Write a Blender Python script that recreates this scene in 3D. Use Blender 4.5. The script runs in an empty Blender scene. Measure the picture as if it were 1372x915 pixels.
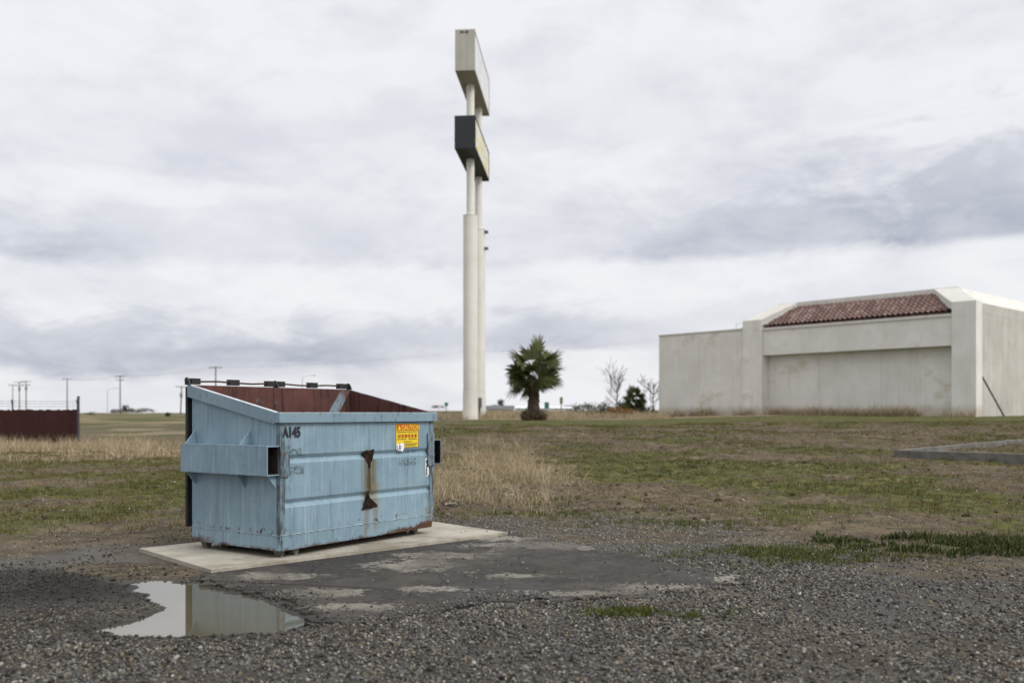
import bpy, bmesh, math, random
import numpy as np
from mathutils import Vector, Matrix

random.seed(7)
rng = np.random.default_rng(11)
PI = math.pi
rad = math.radians
scene = bpy.context.scene
COL = scene.collection

F, CX, HY, H = 1220.0, 686.0, 553.0, 1.14       # focal length (px at 1372 wide), principal x, horizon, eye height
def gp(px, py, z=0.0):                            # ground point seen at a photo pixel
    Y = F * (H - z) / (py - HY)
    return ((px - CX) / F * Y, Y)

# ------------------------------------------------------------------ node helper
class NT:
    def __init__(s, tree): s.t = tree; s.N = tree.nodes; s.L = tree.links
    def n(s, typ, **kw):
        x = s.N.new(typ)
        for k, v in kw.items(): setattr(x, k, v)
        return x
    def put(s, sock, v):
        if hasattr(v, 'is_output'): s.L.new(v, sock)
        elif v is not None:
            if isinstance(v, (tuple, list)) and len(v) == 3 and sock.type == 'RGBA': v = (*v, 1)
            sock.default_value = v
    def m(s, op, a, b=None, c=None, clamp=False):
        x = s.n('ShaderNodeMath', operation=op, use_clamp=clamp)
        s.put(x.inputs[0], a)
        if b is not None: s.put(x.inputs[1], b)
        if c is not None: s.put(x.inputs[2], c)
        return x.outputs[0]
    def vm(s, op, a, b=None):
        x = s.n('ShaderNodeVectorMath', operation=op)
        s.put(x.inputs[0], a)
        if b is not None: s.put(x.inputs[1], b)
        return x.outputs['Value'] if op in ('DOT_PRODUCT', 'LENGTH') else x.outputs[0]
    def mix(s, f, a, b, mode='MIX'):
        x = s.n('ShaderNodeMix', data_type='RGBA', blend_type=mode)
        s.put(x.inputs[0], f); s.put(x.inputs[6], a); s.put(x.inputs[7], b)
        return x.outputs[2]
    def ramp(s, f, stops, interp='LINEAR'):
        x = s.n('ShaderNodeValToRGB'); r = x.color_ramp; r.interpolation = interp
        while len(r.elements) < len(stops): r.elements.new(0.5)
        for e, (p, c) in zip(r.elements, stops):
            e.position = p
            e.color = (*c, 1) if isinstance(c, (tuple, list)) else (c, c, c, 1)
        s.put(x.inputs[0], f)
        return x.outputs[0]
    def smooth(s, f, a, b):
        x = s.n('ShaderNodeMapRange', interpolation_type='SMOOTHSTEP')
        s.put(x.inputs[0], f); s.put(x.inputs[1], a); s.put(x.inputs[2], b)
        return x.outputs[0]
    def noise(s, v, scale=1, detail=4, rough=0.55, dist=0):
        x = s.n('ShaderNodeTexNoise'); s.put(x.inputs['Vector'], v)
        x.inputs['Scale'].default_value = scale; x.inputs['Detail'].default_value = detail
        x.inputs['Roughness'].default_value = rough; x.inputs['Distortion'].default_value = dist
        return x.outputs[0]
    def vor(s, v, scale, feature='F1', out='Distance'):
        x = s.n('ShaderNodeTexVoronoi', feature=feature); s.put(x.inputs['Vector'], v)
        x.inputs['Scale'].default_value = scale
        return x.outputs[out]
    def scale(s, v, k):
        x = s.n('ShaderNodeMapping'); s.put(x.inputs[0], v); x.inputs['Scale'].default_value = k
        return x.outputs[0]
    def sep(s, v):
        x = s.n('ShaderNodeSeparateXYZ'); s.put(x.inputs[0], v); return x.outputs
    def bump(s, h, strength=0.5, dist=0.01, normal=None):
        x = s.n('ShaderNodeBump'); s.put(x.inputs['Height'], h)
        x.inputs['Strength'].default_value = strength; x.inputs['Distance'].default_value = dist
        if normal is not None: s.put(x.inputs['Normal'], normal)
        return x.outputs[0]

def material(name):
    m = bpy.data.materials.new(name); m.use_nodes = True
    t = NT(m.node_tree); t.bsdf = t.N['Principled BSDF']
    t.obj = t.n('ShaderNodeTexCoord').outputs['Object']
    return m, t
def finish(t, color=None, rough=None, normal=None, metal=None, spec=None):
    b = t.bsdf
    if color is not None: t.put(b.inputs['Base Color'], color)
    if rough is not None: t.put(b.inputs['Roughness'], rough)
    if normal is not None: t.put(b.inputs['Normal'], normal)
    if metal is not None: t.put(b.inputs['Metallic'], metal)
    if spec is not None: t.put(b.inputs['Specular IOR Level'], spec)

def simple(name, c, rough=0.7, var=0.25, scale=6, metal=0, spec=0.4, bump=0.15, bd=0.01):
    m, t = material(name)
    n = t.noise(t.obj, scale, 6, 0.6)
    lo = tuple(x * (1 - var) for x in c); hi = tuple(min(1, x * (1 + var)) for x in c)
    finish(t, t.ramp(n, [(0.3, lo), (0.7, hi)]), rough, t.bump(t.noise(t.obj, scale * 8, 3), bump, bd), metal, spec)
    return m

# ------------------------------------------------------------------ object helpers
def tag(o, label=None, cat=None, group=None, kind=None):
    if label: o['label'] = label
    if cat: o['category'] = cat
    if group: o['group'] = group
    if kind: o['kind'] = kind
    return o
def empty(name, loc=(0, 0, 0), rz=0, label=None, cat=None, group=None):
    o = bpy.data.objects.new(name, None); COL.objects.link(o)
    o.location = loc; o.rotation_euler = (0, 0, rz); o.empty_display_size = 0.2
    return tag(o, label, cat, group)
def link_mesh(name, me, mats, parent=None, smooth=False):
    for m in (mats if isinstance(mats, (list, tuple)) else [mats]): me.materials.append(m)
    o = bpy.data.objects.new(name, me); COL.objects.link(o)
    if parent is not None: o.parent = parent
    if smooth: me.polygons.foreach_set('use_smooth', [True] * len(me.polygons))
    return o
def obj(name, bm, mats, parent=None, smooth=False, bevel=0):
    if bevel:
        es = [e for e in bm.edges if len(e.link_faces) == 2 and e.calc_face_angle(0) > 0.6]
        bmesh.ops.bevel(bm, geom=es, offset=bevel, segments=2, affect='EDGES', clamp_overlap=True)
    bmesh.ops.recalc_face_normals(bm, faces=bm.faces)
    me = bpy.data.meshes.new(name); bm.to_mesh(me); bm.free()
    return link_mesh(name, me, mats, parent, smooth)
def BM(): return bmesh.new()
HEXF = ((0, 3, 2, 1), (4, 5, 6, 7), (0, 1, 5, 4), (1, 2, 6, 5), (2, 3, 7, 6), (3, 0, 4, 7))
def hexa(bm, v, mi=0):                             # bottom ring 0-3, top ring 4-7
    vs = [bm.verts.new(p) for p in v]
    for f in HEXF:
        bm.faces.new([vs[i] for i in f]).material_index = mi
def box(bm, x0, x1, y0, y1, z0, z1, mi=0):
    hexa(bm, [(x0, y0, z0), (x1, y0, z0), (x1, y1, z0), (x0, y1, z0), (x0, y0, z1), (x1, y0, z1), (x1, y1, z1), (x0, y1, z1)], mi)
def prism(bm, pts, axis, lo, hi):
    def P(a, b, c):
        return {'x': (c, a, b), 'y': (a, c, b), 'z': (a, b, c)}[axis]
    A = [bm.verts.new(P(a, b, lo)) for a, b in pts]; B = [bm.verts.new(P(a, b, hi)) for a, b in pts]
    n = len(pts)
    bm.faces.new(A); bm.faces.new(list(reversed(B)))
    for i in range(n):
        bm.faces.new((A[i], A[(i + 1) % n], B[(i + 1) % n], B[i]))
def tube(bm, pts, rads, seg=8, cap=True):
    pts = [Vector(p) for p in pts]
    if not isinstance(rads, (list, tuple)): rads = [rads] * len(pts)
    rings = []; prev = None
    for i, p in enumerate(pts):
        d = (pts[min(i + 1, len(pts) - 1)] - pts[max(i - 1, 0)]).normalized()
        if prev is None:
            a = Vector((0, 0, 1)) if abs(d.z) < 0.9 else Vector((1, 0, 0))
            u = d.cross(a).normalized()
        else:
            u = (prev - d * prev.dot(d)).normalized()
        prev = u; w = d.cross(u)
        rings.append([bm.verts.new(p + (u * math.cos(2 * PI * k / seg) + w * math.sin(2 * PI * k / seg)) * rads[i]) for k in range(seg)])
    for a, b in zip(rings, rings[1:]):
        for k in range(seg):
            bm.faces.new((a[k], a[(k + 1) % seg], b[(k + 1) % seg], b[k])).smooth = True
    if cap:
        for rg in (list(reversed(rings[0])), rings[-1]): bm.faces.new([bm.verts.new(v.co) for v in rg])
def cyl(bm, x, y, z0, z1, r, seg=24, r2=None): tube(bm, [(x, y, z0), (x, y, z1)], [r, r if r2 is None else r2], seg)

def arrays_mesh(name, verts, faces_flat, totals, attrs=None):
    me = bpy.data.meshes.new(name)
    me.vertices.add(len(verts)); me.vertices.foreach_set('co', np.asarray(verts, np.float32).ravel())
    me.loops.add(len(faces_flat)); me.loops.foreach_set('vertex_index', np.asarray(faces_flat, np.int32))
    totals = np.asarray(totals, np.int32)
    me.polygons.add(len(totals))
    starts = np.concatenate([[0], np.cumsum(totals)[:-1]]).astype(np.int32)
    me.polygons.foreach_set('loop_start', starts); me.polygons.foreach_set('loop_total', totals)
    for k, a in (attrs or {}).items():
        if a.ndim == 2:
            at = me.attributes.new(k, 'FLOAT_COLOR', 'POINT'); at.data.foreach_set('color', a.astype(np.float32).ravel())
        else:
            at = me.attributes.new(k, 'FLOAT', 'POINT'); at.data.foreach_set('value', a.astype(np.float32))
    me.update(calc_edges=True)
    return me

# ------------------------------------------------------------------ numpy noise, polygons
_perm = rng.random((256, 256))
def vnoise(x, y):
    xi = np.floor(x).astype(int); yi = np.floor(y).astype(int)
    fx = x - xi; fy = y - yi
    fx = fx * fx * (3 - 2 * fx); fy = fy * fy * (3 - 2 * fy)
    g = lambda a, b: _perm[a & 255, b & 255]
    return (g(xi, yi) * (1 - fx) + g(xi + 1, yi) * fx) * (1 - fy) + (g(xi, yi + 1) * (1 - fx) + g(xi + 1, yi + 1) * fx) * fy
def fbm(x, y, o=4):
    s = 0; a = 0.5; tot = 0
    for i in range(o):
        s = s + a * vnoise(x * 2 ** i + 17.3 * i, y * 2 ** i + 9.1 * i); tot += a; a *= 0.55
    return s / tot
def sst(x, a, b):
    t = np.clip((x - a) / (b - a), 0, 1); return t * t * (3 - 2 * t)
def sdf(x, y, poly):                                # signed distance, negative inside
    x = np.asarray(x, float); y = np.asarray(y, float)
    d = np.full(x.shape, 1e9); ins = np.zeros(x.shape, bool)
    n = len(poly)
    for i in range(n):
        ax, ay = poly[i]; bx, by = poly[(i + 1) % n]
        ex, ey = bx - ax, by - ay
        t = np.clip(((x - ax) * ex + (y - ay) * ey) / (ex * ex + ey * ey + 1e-12), 0, 1)
        d = np.minimum(d, np.hypot(x - ax - t * ex, y - ay - t * ey))
        c = (ay > y) != (by > y)
        with np.errstate(divide='ignore', invalid='ignore'):
            ins ^= c & (x < ex * (y - ay) / (ey if ey != 0 else 1e-12) + ax)
    return np.where(ins, -d, d)

PUDDLE = [gp(*p) for p in [(176, 777), (200, 774), (236, 777), (262, 779), (300, 789), (350, 799), (395, 815), (418, 829), (405, 840),
                           (360, 847), (300, 851), (250, 852), (190, 850), (150, 848), (122, 842), (156, 833), (190, 825), (219, 817), (215, 810), (196, 800), (184, 790)]]
APRON = [gp(*p) for p in [(262, 779), (283, 764), (480, 740), (681, 714), (760, 729), (850, 746), (930, 762), (1000, 774), (985, 782), (940, 788),
                          (860, 800), (780, 803), (720, 803), (660, 806), (620, 816), (560, 824), (500, 836), (430, 836), (400, 812), (350, 796), (300, 788)]]
PAD_F, PAD_L, PAD_R = gp(283, 763, .03), gp(187, 734, .03), gp(680, 713, .03)
PAD_B = (PAD_L[0] + PAD_R[0] - PAD_F[0], PAD_L[1] + PAD_R[1] - PAD_F[1])
PAD = [PAD_L, PAD_F, PAD_R, PAD_B]

# ------------------------------------------------------------------ terrain
MY = [-60, 9.5, 12, 15, 20, 25, 30, 40, 50, 70, 100, 150, 400, 4000]
MZ = [0, 0, .05, .14, .30, .47, .60, .70, .77, .90, 1.02, 1.32, 2.0, 6.0]
LY = [-60, 14, 25, 35, 45, 80, 150, 300, 4000]
LZ = [0, 0, -.08, -.19, -.22, .10, .55, .90, 1.2]
def terrain(x, y, detail=True):
    x = np.asarray(x, float); y = np.asarray(y, float)
    a = x / np.maximum(y, 8.0)
    k = sst(a, -.22, -.07)
    z = np.interp(y, MY, MZ) * k + np.interp(y, LY, LZ) * (1 - k)
    z = z + .22 * sst(a, .10, .30) * sst(y, 25, 44) * (1 - sst(y, 90, 150))
    far = sst(y, 10, 20) * (1 - sst(y, 120, 300))
    bank = np.exp(-((y - 27) / 8.0) ** 2) * sst(x, -4, 1)
    z = z + far * (fbm(x * .35, y * .35, 3) - .5) * .10 + bank * (fbm(x * .8, y * .8, 5) - .5) * .22
    mid = sst(y, 9.8, 12.5) * (1 - sst(y, 38, 60))
    z = z + mid * ((fbm(x * 1.7 + 5, y * 1.7, 4) - .5) * .12 + (fbm(x * 5 + 9, y * 5, 2) - .5) * .045)
    if detail:
        near = sst(y, 2, 3) * (1 - sst(y, 18, 40))
        nz = (fbm(x * 3.1, y * 3.1, 4) - .5) * .035 + (fbm(x * .9, y * .9, 2) - .5) * .05
        m = (np.abs(x) < 8) & (y > 2) & (y < 13)
        flat = np.ones_like(x)
        if m.any():
            da = np.minimum(sdf(x[m], y[m], APRON), sdf(x[m], y[m], PAD))
            dp = sdf(x[m], y[m], PUDDLE) + (fbm(x[m] * 9, y[m] * 9, 3) - .5) * .16
            flat[m] = sst(da, .0, .35)
            zz = z[m] + near[m] * nz[m] * flat[m] * sst(dp, .02, .5)
            # slow rise of the wet rim around the puddle, hollow inside it
            zz = zz + .012 * sst(dp, 0, .12) * sst(da, 0, .06) * (1 - sst(dp, .3, .9)) - .012 * (1 - sst(dp, -.03, .03)) - .03 * (1 - sst(dp, -.35, 0))
            zz = zz - .012 * (1 - sst(da, -.05, .02)) 
            z = z + near * nz
            z[m] = zz
        else:
            z = z + near * nz
    return z
def tz(x, y): return float(terrain(np.array([x]), np.array([y]))[0])

def gravel_edge(x):                                 # far edge of the gravel yard
    return np.interp(x, [-9, -5, -3.6, -2.6, -2, -1, 0, 1, 2, 3, 4, 5, 8], [6.3, 6.6, 6.7, 6.4, 6.4, 8.9, 9.7, 9.8, 8.9, 7.3, 6.5, 6.2, 6.0])

def make_ground():
    def axis(lo, hi, step, far_lo, far_hi, g=1.11):
        mid = np.arange(lo, hi + 1e-6, step)
        up = []; s = step; p = hi
        while p < far_hi: s *= g if p - hi < 40 else 1.08; p += s; up.append(p)
        dn = []; s = step; p = lo
        while p > far_lo: s *= (g if lo - p < 40 else 1.08) if far_lo < -100 else 1.1; p -= s; dn.append(p)
        return np.concatenate([dn[::-1], mid, up])
    xs = axis(-5.5, 5.5, .035, -3800, 3800, 1.014); ys = axis(3.2, 11, .035, -60, 4000, 1.012)
    X, Y = np.meshgrid(xs, ys); nx, ny = len(xs), len(ys)
    x, y = X.ravel(), Y.ravel()
    z = terrain(x, y)
    i = np.arange(nx * ny).reshape(ny, nx)
    q = np.stack([i[:-1, :-1], i[:-1, 1:], i[1:, 1:], i[1:, :-1]], -1).reshape(-1, 4)
    a = x / np.maximum(y, 5)
    n1 = fbm(x * .55, y * .55, 4); n2 = fbm(x * 2.2 + 50, y * 2.2, 4); n3 = fbm(x * .12 + 9, y * .12 + 4, 4)
    ge = gravel_edge(x) + (n1 - .5) * 1.6 + (n2 - .5) * .7
    gravel = 1 - sst(y, ge - .35, ge + .35)
    gravel = gravel * (1 - .7 * sst(y + (fbm(x * .9 + 7, y * .9, 4) - .5) * 2.2, 5.9, 6.5) * sst(x, 1.6, 3.0))
    gravel = gravel * (1 - .6 * sst(y, 7.3, 8.3) * sst(x, -.6, .3))
    # dark fine tarry gravel left of the puddle, in front of it brown wet earth
    dark = np.exp(-((x + 3.2) / 1.3) ** 2 - ((y - 5.9) / .75) ** 2) * 1.2 + np.exp(-((x + 2.6) / 1.6) ** 2 - ((y - 4.55) / .4) ** 2) * .6
    dark = np.clip(dark + (n2 - .5) * .6 * (dark > .1), 0, 1) * gravel
    left = 1 - sst(a, -.2, -.1)
    # green: bands of short grass
    g = sst(y, ge + .9, ge + 2.2) * (.30 + .5 * sst(n1, .42, .62))
    g = g * (1 - .75 * np.exp(-((y - 25) / 5) ** 2) * sst(a, -.1, 0) * sst(n2, .35, .55))
    g = np.maximum(g, (.55 + .5 * n1) * sst(y, 31, 37) * (1 - sst(y, 46, 52)) * sst(a, -.1, -.02))
    g = np.maximum(g, sst(y, 60, 90) * .6 * (.5 + n3))
    green_spots = np.exp(-((x - 2.2) / .55) ** 2 - ((y - 7.3) / .35) ** 2) + np.exp(-((x - .65) / .22) ** 2 - ((y - 5.15) / .10) ** 2) + np.exp(-((x - 1.1) / .2) ** 2 - ((y - 5.05) / .08) ** 2) + .62 * np.exp(-((y - (10.3 - .25 * x)) / .35) ** 2) * sst(x, -1.2, -.4) * (1 - sst(x, 1.6, 2.6)) + np.exp(-((x - 4) / 1.7) ** 2 - ((y - 7.75) / .35) ** 2) * .7
    fresh = np.clip(green_spots * (.15 + n2 * 1.2), 0, .9)
    g = np.clip(np.maximum(g, fresh), 0, 1)
    # straw: dead grass litter
    st = np.exp(-((x + .1) / 1.3) ** 2 - ((y - 15.5) / 4) ** 2) * 1.0
    st = np.maximum(st, left * np.exp(-((y - 30) / 8) ** 2) * .9)
    st = np.maximum(st, .7 * np.exp(-((y - 52) / 5) ** 2) * sst(a, -.12, -.05))
    st = np.maximum(st, left * sst(n3, .45, .6) * sst(y, 45, 60) * .8)
    st = np.maximum(st, sst(y, 10.5, 14) * .35 * sst(n2, .5, .7))
    st = np.clip(st * (.5 + n1), 0, 1)
    mask = np.stack([gravel, g, st, dark], -1)
    me = arrays_mesh('ground', np.stack([x, y, z], -1), q.ravel(), np.full(len(q), 4), {'mask': mask, 'fresh': fresh})
    m, t = material('ground_soil_and_gravel')
    at = t.n('ShaderNodeAttribute', attribute_name='mask')
    sp = t.n('ShaderNodeSeparateColor'); t.L.new(at.outputs['Color'], sp.inputs[0])
    gr, gg, ss, dk = sp.outputs[0], sp.outputs[1], sp.outputs[2], at.outputs['Alpha']
    fr = t.n('ShaderNodeAttribute', attribute_name='fresh').outputs['Fac']
    p = t.obj
    # crushed stone
    cell = t.n('ShaderNodeTexVoronoi'); t.put(cell.inputs['Vector'], p); cell.inputs['Scale'].default_value = 78; cell.inputs['Randomness'].default_value = 1
    cs = t.n('ShaderNodeSeparateColor'); t.L.new(cell.outputs['Color'], cs.inputs[0])
    stone = t.ramp(cs.outputs[0], [(0, (.012, .0105, .009)), (.35, (.048, .043, .036)), (.6, (.105, .097, .084)), (.74, (.145, .110, .068)), (.88, (.20, .185, .15)), (1, (.36, .33, .27))])
    big = t.noise(p, .9, 5, .6)
    stone = t.mix(t.smooth(big, .44, .60), t.mix(.35, stone, (.045, .038, .029)) , stone)
    stone = t.mix(t.m('MULTIPLY', t.smooth(t.noise(p, 1.7, 6, .7), .47, .60), .8), stone, (.060, .047, .031))
    finec = t.ramp(t.noise(p, 95, 4, .7), [(.3, (.009, .008, .0075)), (.6, (.028, .025, .0225)), (.8, (.075, .068, .06))])
    stone = t.mix(dk, stone, finec)
    # brown soil
    sn = t.noise(p, 1.6, 8, .7); sf = t.noise(p, 28, 5, .7); sm = t.noise(p, 4.5, 8, .78)
    soil = t.ramp(sn, [(.32, (.028, .020, .011)), (.5, (.070, .051, .028)), (.66, (.128, .096, .055))])
    soil = t.mix(t.m('MULTIPLY', t.smooth(sm, .50, .62), .75), soil, (.155, .122, .072))
    soil = t.mix(t.m('MULTIPLY', t.smooth(sm, .47, .38), .8), soil, (.030, .022, .013))
    soil = t.mix(t.m('MULTIPLY', t.smooth(sf, .48, .72), .6), soil, (.17, .14, .095))
    soil = t.mix(t.smooth(t.noise(p, 9, 5, .75), .60, .72), soil, (.035, .026, .018))
    pale = t.vor(p, 11); 
    soil = t.mix(t.m('MULTIPLY', t.m('LESS_THAN', pale, .13), .7), soil, (.33, .30, .26))
    # grass tints at ground level
    gn = t.noise(p, 6, 7, .72)
    grass = t.ramp(gn, [(.34, (.019, .019, .005)), (.5, (.060, .063, .012)), (.62, (.105, .098, .023)), (.76, (.17, .145, .058))])
    grass = t.mix(fr, grass, t.ramp(gn, [(.3, (.022, .035, .008)), (.7, (.085, .115, .025))]))
    straw = t.ramp(t.noise(p, 14, 6, .72), [(.3, (.11, .078, .045)), (.6, (.24, .19, .115)), (.8, (.36, .29, .19))])
    edge = t.noise(p, 7, 6, .7)
    f = lambda w, sh: t.smooth(t.m('ADD', w, t.m('MULTIPLY', t.m('SUBTRACT', edge, .5), sh)), .3, .7)
    c = t.mix(f(gg, 1.1), soil, grass)
    c = t.mix(f(ss, 1.2), c, straw)
    c = t.mix(f(gr, .8), c, stone)
    c = t.mix(t.m('MULTIPLY', t.smooth(fr, .3, .7), f(gr, .8)), c, grass)
    # wet shore of the puddle is just darker soil below the water line
    zz = t.sep(p)[2]
    wet = t.m('MULTIPLY', t.m('SUBTRACT', 1.0, t.smooth(zz, -.010, .016)), t.m('LESS_THAN', t.sep(p)[1], 8.0))
    c = t.mix(t.m('MULTIPLY', wet, .7), c, (.034, .031, .026))
    hgt = t.m('ADD', t.m('MULTIPLY', t.m('SUBTRACT', 1.0, cell.outputs['Distance']), t.m('MULTIPLY', gr, .9)), t.m('ADD', t.m('MULTIPLY', sf, .8), t.m('MULTIPLY', t.noise(p, 5, 6, .7), 1.6)))
    finish(t, c, t.m('SUBTRACT', .95, t.m('MULTIPLY', wet, .45)), t.bump(hgt, .8, .02), spec=.25)
    o = link_mesh('ground', me, m, smooth=True); tag(o, kind='structure', label='flat earth yard of gravel, brown soil and thin grass'); return o
make_ground()

# ------------------------------------------------------------------ stuff generators
ICO_V = []
def _ico():
    b = bmesh.new(); bmesh.ops.create_icosphere(b, subdivisions=1, radius=1)
    b.verts.ensure_lookup_table(); v = np.array([q.co[:] for q in b.verts]); f = np.array([[q.index for q in fc.verts] for fc in b.faces]); b.free(); return v, f
IV, IF = _ico()
CV = np.array([(a, b, c) for a in (-.62, .62) for b in (-.62, .62) for c in (-.62, .62)])
CF = np.array([(0, 1, 3), (0, 3, 2), (4, 6, 7), (4, 7, 5), (0, 4, 5), (0, 5, 1), (2, 3, 7), (2, 7, 6), (0, 2, 6), (0, 6, 4), (1, 5, 7), (1, 7, 3)])
def stones_mesh(name, x, y, z, size, rnd):
    n = len(x)
    v = CV[None] * (1 + rng.normal(0, .24, (n, 8, 3)))
    v = v * np.stack([rng.uniform(.8, 1.35, n), rng.uniform(.7, 1.1, n), rng.uniform(.45, .85, n)], -1)[:, None, :]
    a = rng.uniform(0, 2 * PI, n); ca, sa = np.cos(a)[:, None], np.sin(a)[:, None]
    b = rng.uniform(-1.2, 1.2, n); cb, sb = np.cos(b)[:, None], np.sin(b)[:, None]
    vx, vy, vz = v[..., 0], v[..., 1], v[..., 2]
    vx, vz = vx * cb - vz * sb, vx * sb + vz * cb
    vx, vy = vx * ca - vy * sa, vx * sa + vy * ca
    P = np.stack([vx, vy, vz], -1) * size[:, None, None] + np.stack([x, y, z + size * .28], -1)[:, None, :]
    f = (CF[None] + (np.arange(n) * 8)[:, None, None]).reshape(-1)
    return arrays_mesh(name, P.reshape(-1, 3), f, np.full(n * 12, 3), {'rnd': np.repeat(rnd, 8)})

def blades_mesh(name, x, y, z, h, w, lean, rnd, curl=.35):
    n = len(x); a = rng.uniform(0, 2 * PI, n); d = rng.uniform(0, 2 * PI, n)
    px, py = np.cos(a) * w * .5, np.sin(a) * w * .5
    lx, ly = np.cos(d) * lean * h, np.sin(d) * lean * h
    m = .55; cz = h * np.sqrt(np.clip(1 - lean ** 2 * .5, .3, 1))
    V = np.empty((n, 5, 3))
    V[:, 0] = np.stack([x - px, y - py, z - .01], -1); V[:, 1] = np.stack([x + px, y + py, z - .01], -1)
    V[:, 2] = np.stack([x - px * .8 + lx * curl, y - py * .8 + ly * curl, z + cz * m], -1)
    V[:, 3] = np.stack([x + px * .8 + lx * curl, y + py * .8 + ly * curl, z + cz * m], -1)
    V[:, 4] = np.stack([x + lx, y + ly, z + cz], -1)
    base = (np.arange(n) * 5)[:, None]
    fl = np.concatenate([base + np.array([0, 1, 3, 2]), base + np.array([2, 3, 4])], 1).ravel()
    return arrays_mesh(name, V.reshape(-1, 3), fl, np.tile([4, 3], n), {'rnd': np.repeat(rnd, 5)})

def tufts(x, y, k, spread):
    xx = np.repeat(x, k); yy = np.repeat(y, k)
    return xx + rng.normal(0, 1, len(xx)) * np.repeat(spread, k), yy + rng.normal(0, 1, len(yy)) * np.repeat(spread, k)

def ramp_mat(name, stops, rough=.85, trans=0, spec=.2, nscale=0):
    m, t = material(name)
    r = t.n('ShaderNodeAttribute', attribute_name='rnd').outputs['Fac']
    c = t.ramp(r, stops)
    if nscale: c = t.mix(.7, c, t.ramp(t.noise(t.obj, nscale, 4, .7), [(.3, (.55, .55, .55)), (.7, (1.25, 1.25, 1.25))]), 'MULTIPLY')
    finish(t, c, rough, spec=spec)
    if trans:
        tr = t.n('ShaderNodeBsdfTranslucent'); t.put(tr.inputs[0], c)
        mx = t.n('ShaderNodeMixShader'); mx.inputs[0].default_value = trans
        t.L.new(t.bsdf.outputs[0], mx.inputs[1]); t.L.new(tr.outputs[0], mx.inputs[2])
        t.L.new(mx.outputs[0], t.N['Material Output'].inputs[0])
    return m

# loose crushed stone
def wedge(n, y0, y1, margin=1.2, k=.62):
    y = np.sqrt(rng.uniform(y0 ** 2, y1 ** 2, n)); x = rng.uniform(-1, 1, n) * (k * y + margin); return x, y
x, y = wedge(300000, 3.5, 10.8, .9, .60)
n1 = fbm(x * .55, y * .55, 4); n2 = fbm(x * 2.2 + 50, y * 2.2, 4)
ge = gravel_edge(x) + (n1 - .5) * 1.6 + (n2 - .5) * .7
prob = 1 - sst(y, ge - .4, ge + .6) * .93
bare = fbm(x * 1.5 + 31, y * 1.5 + 7, 4)
prob *= .42 + .58 * sst(bare, .38, .55)
prob *= np.where(y > 6.6, .75, 1)
prob *= 1 - .35 * sst(fbm(x * .8 + 61, y * 1.1 + 3, 4), .50, .62)
prob *= 1 - .75 * sst(y + (fbm(x * .9 + 7, y * .9, 4) - .5) * 2.2, 5.9, 6.5) * sst(x, 1.6, 3.0)
dpd = sdf(x, y, PUDDLE) + (fbm(x * 9, y * 9, 3) - .5) * .16; dap = sdf(x, y, APRON); dpad = sdf(x, y, PAD)
prob *= np.where(dap < 0, .012 + .55 * sst(-dap, .0, .28)[()] * 0 + .55 * (1 - sst(-dap, .02, .30)) * (y < 6.6), 1)
prob *= np.where(dpd < .0, .004, 1) * np.where(dpad < .02, .003, 1)
prob *= np.where(dpd < .25, .45, 1)
dk = np.exp(-((x + 3.2) / 1.3) ** 2 - ((y - 5.9) / .75) ** 2)
prob *= 1 - .55 * np.clip(dk * 1.3, 0, 1)
k = rng.random(len(x)) < prob
x, y, dap, dpad, dk = x[k], y[k], dap[k], dpad[k], dk[k]
sz = np.clip(rng.lognormal(math.log(.0072), .32, len(x)), .003, .016)
sz = np.where((dap < 0) | (dpad < 0), np.minimum(sz, .012), sz)
z = terrain(x, y); z = np.where(dpad < 0, .03, np.where(dap < 0, .007, z))
rnd = np.clip(rng.random(len(x)) * (1 - .75 * np.clip(dk * 1.3, 0, 1)), 0, 1); rnd *= 1 - .6 * (1 - sst(sdf(x, y, PUDDLE), .03, .22)); rnd = np.where((y > 7.3) & (x > -.5), .35 + .65 * rnd, rnd)
fx_, fy_ = wedge(9000, 9.5, 30, 0, .62); kk = (rng.random(9000) < .5) & (sdf(fx_, fy_, PAD) > .1); fx_, fy_ = fx_[kk], fy_[kk]; fz_ = terrain(fx_, fy_)   # pale stones strewn over the field
x, y, z = np.concatenate([x, fx_]), np.concatenate([y, fy_]), np.concatenate([z, fz_]); sz = np.concatenate([sz, rng.uniform(.008, .024, len(fx_))]); rnd = np.concatenate([rnd, rng.uniform(.5, 1, len(fx_))])
cx_, cy_ = wedge(40000, 9.6, 36, 0, .62)
kk = (fbm(cx_ * .7 + 2, cy_ * .7, 4) > .50) & (sdf(cx_, cy_, PAD) > .1) & (cy_ > gravel_edge(cx_) + .5); cx_, cy_ = cx_[kk], cy_[kk]
cl_m = ramp_mat('soil_clod', [(0, (.035, .025, .015)), (.6, (.09, .066, .04)), (1, (.16, .125, .08))], .95, nscale=20)
tag(link_mesh('soil_clods', stones_mesh('soil_clods', cx_, cy_, terrain(cx_, cy_) - .008, np.clip(rng.lognormal(math.log(.014), .5, len(cx_)), .006, .045), rng.random(len(cx_))), cl_m), 'brown clods of earth strewn over the turned field', 'soil', kind='stuff')
gm = ramp_mat('crushed_stone', [(0, (.018, .016, .014)), (.22, (.050, .046, .040)), (.45, (.105, .099, .088)), (.52, (.085, .088, .092)), (.60, (.17, .13, .08)), (.70, (.13, .125, .112)), (.9, (.19, .18, .155)), (1, (.33, .305, .26))], .9, nscale=60)
tag(link_mesh('gravel', stones_mesh('gravel', x, y, z, sz, rnd), gm), 'loose grey and brown crushed stone spread over the yard', 'gravel', kind='stuff')

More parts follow.
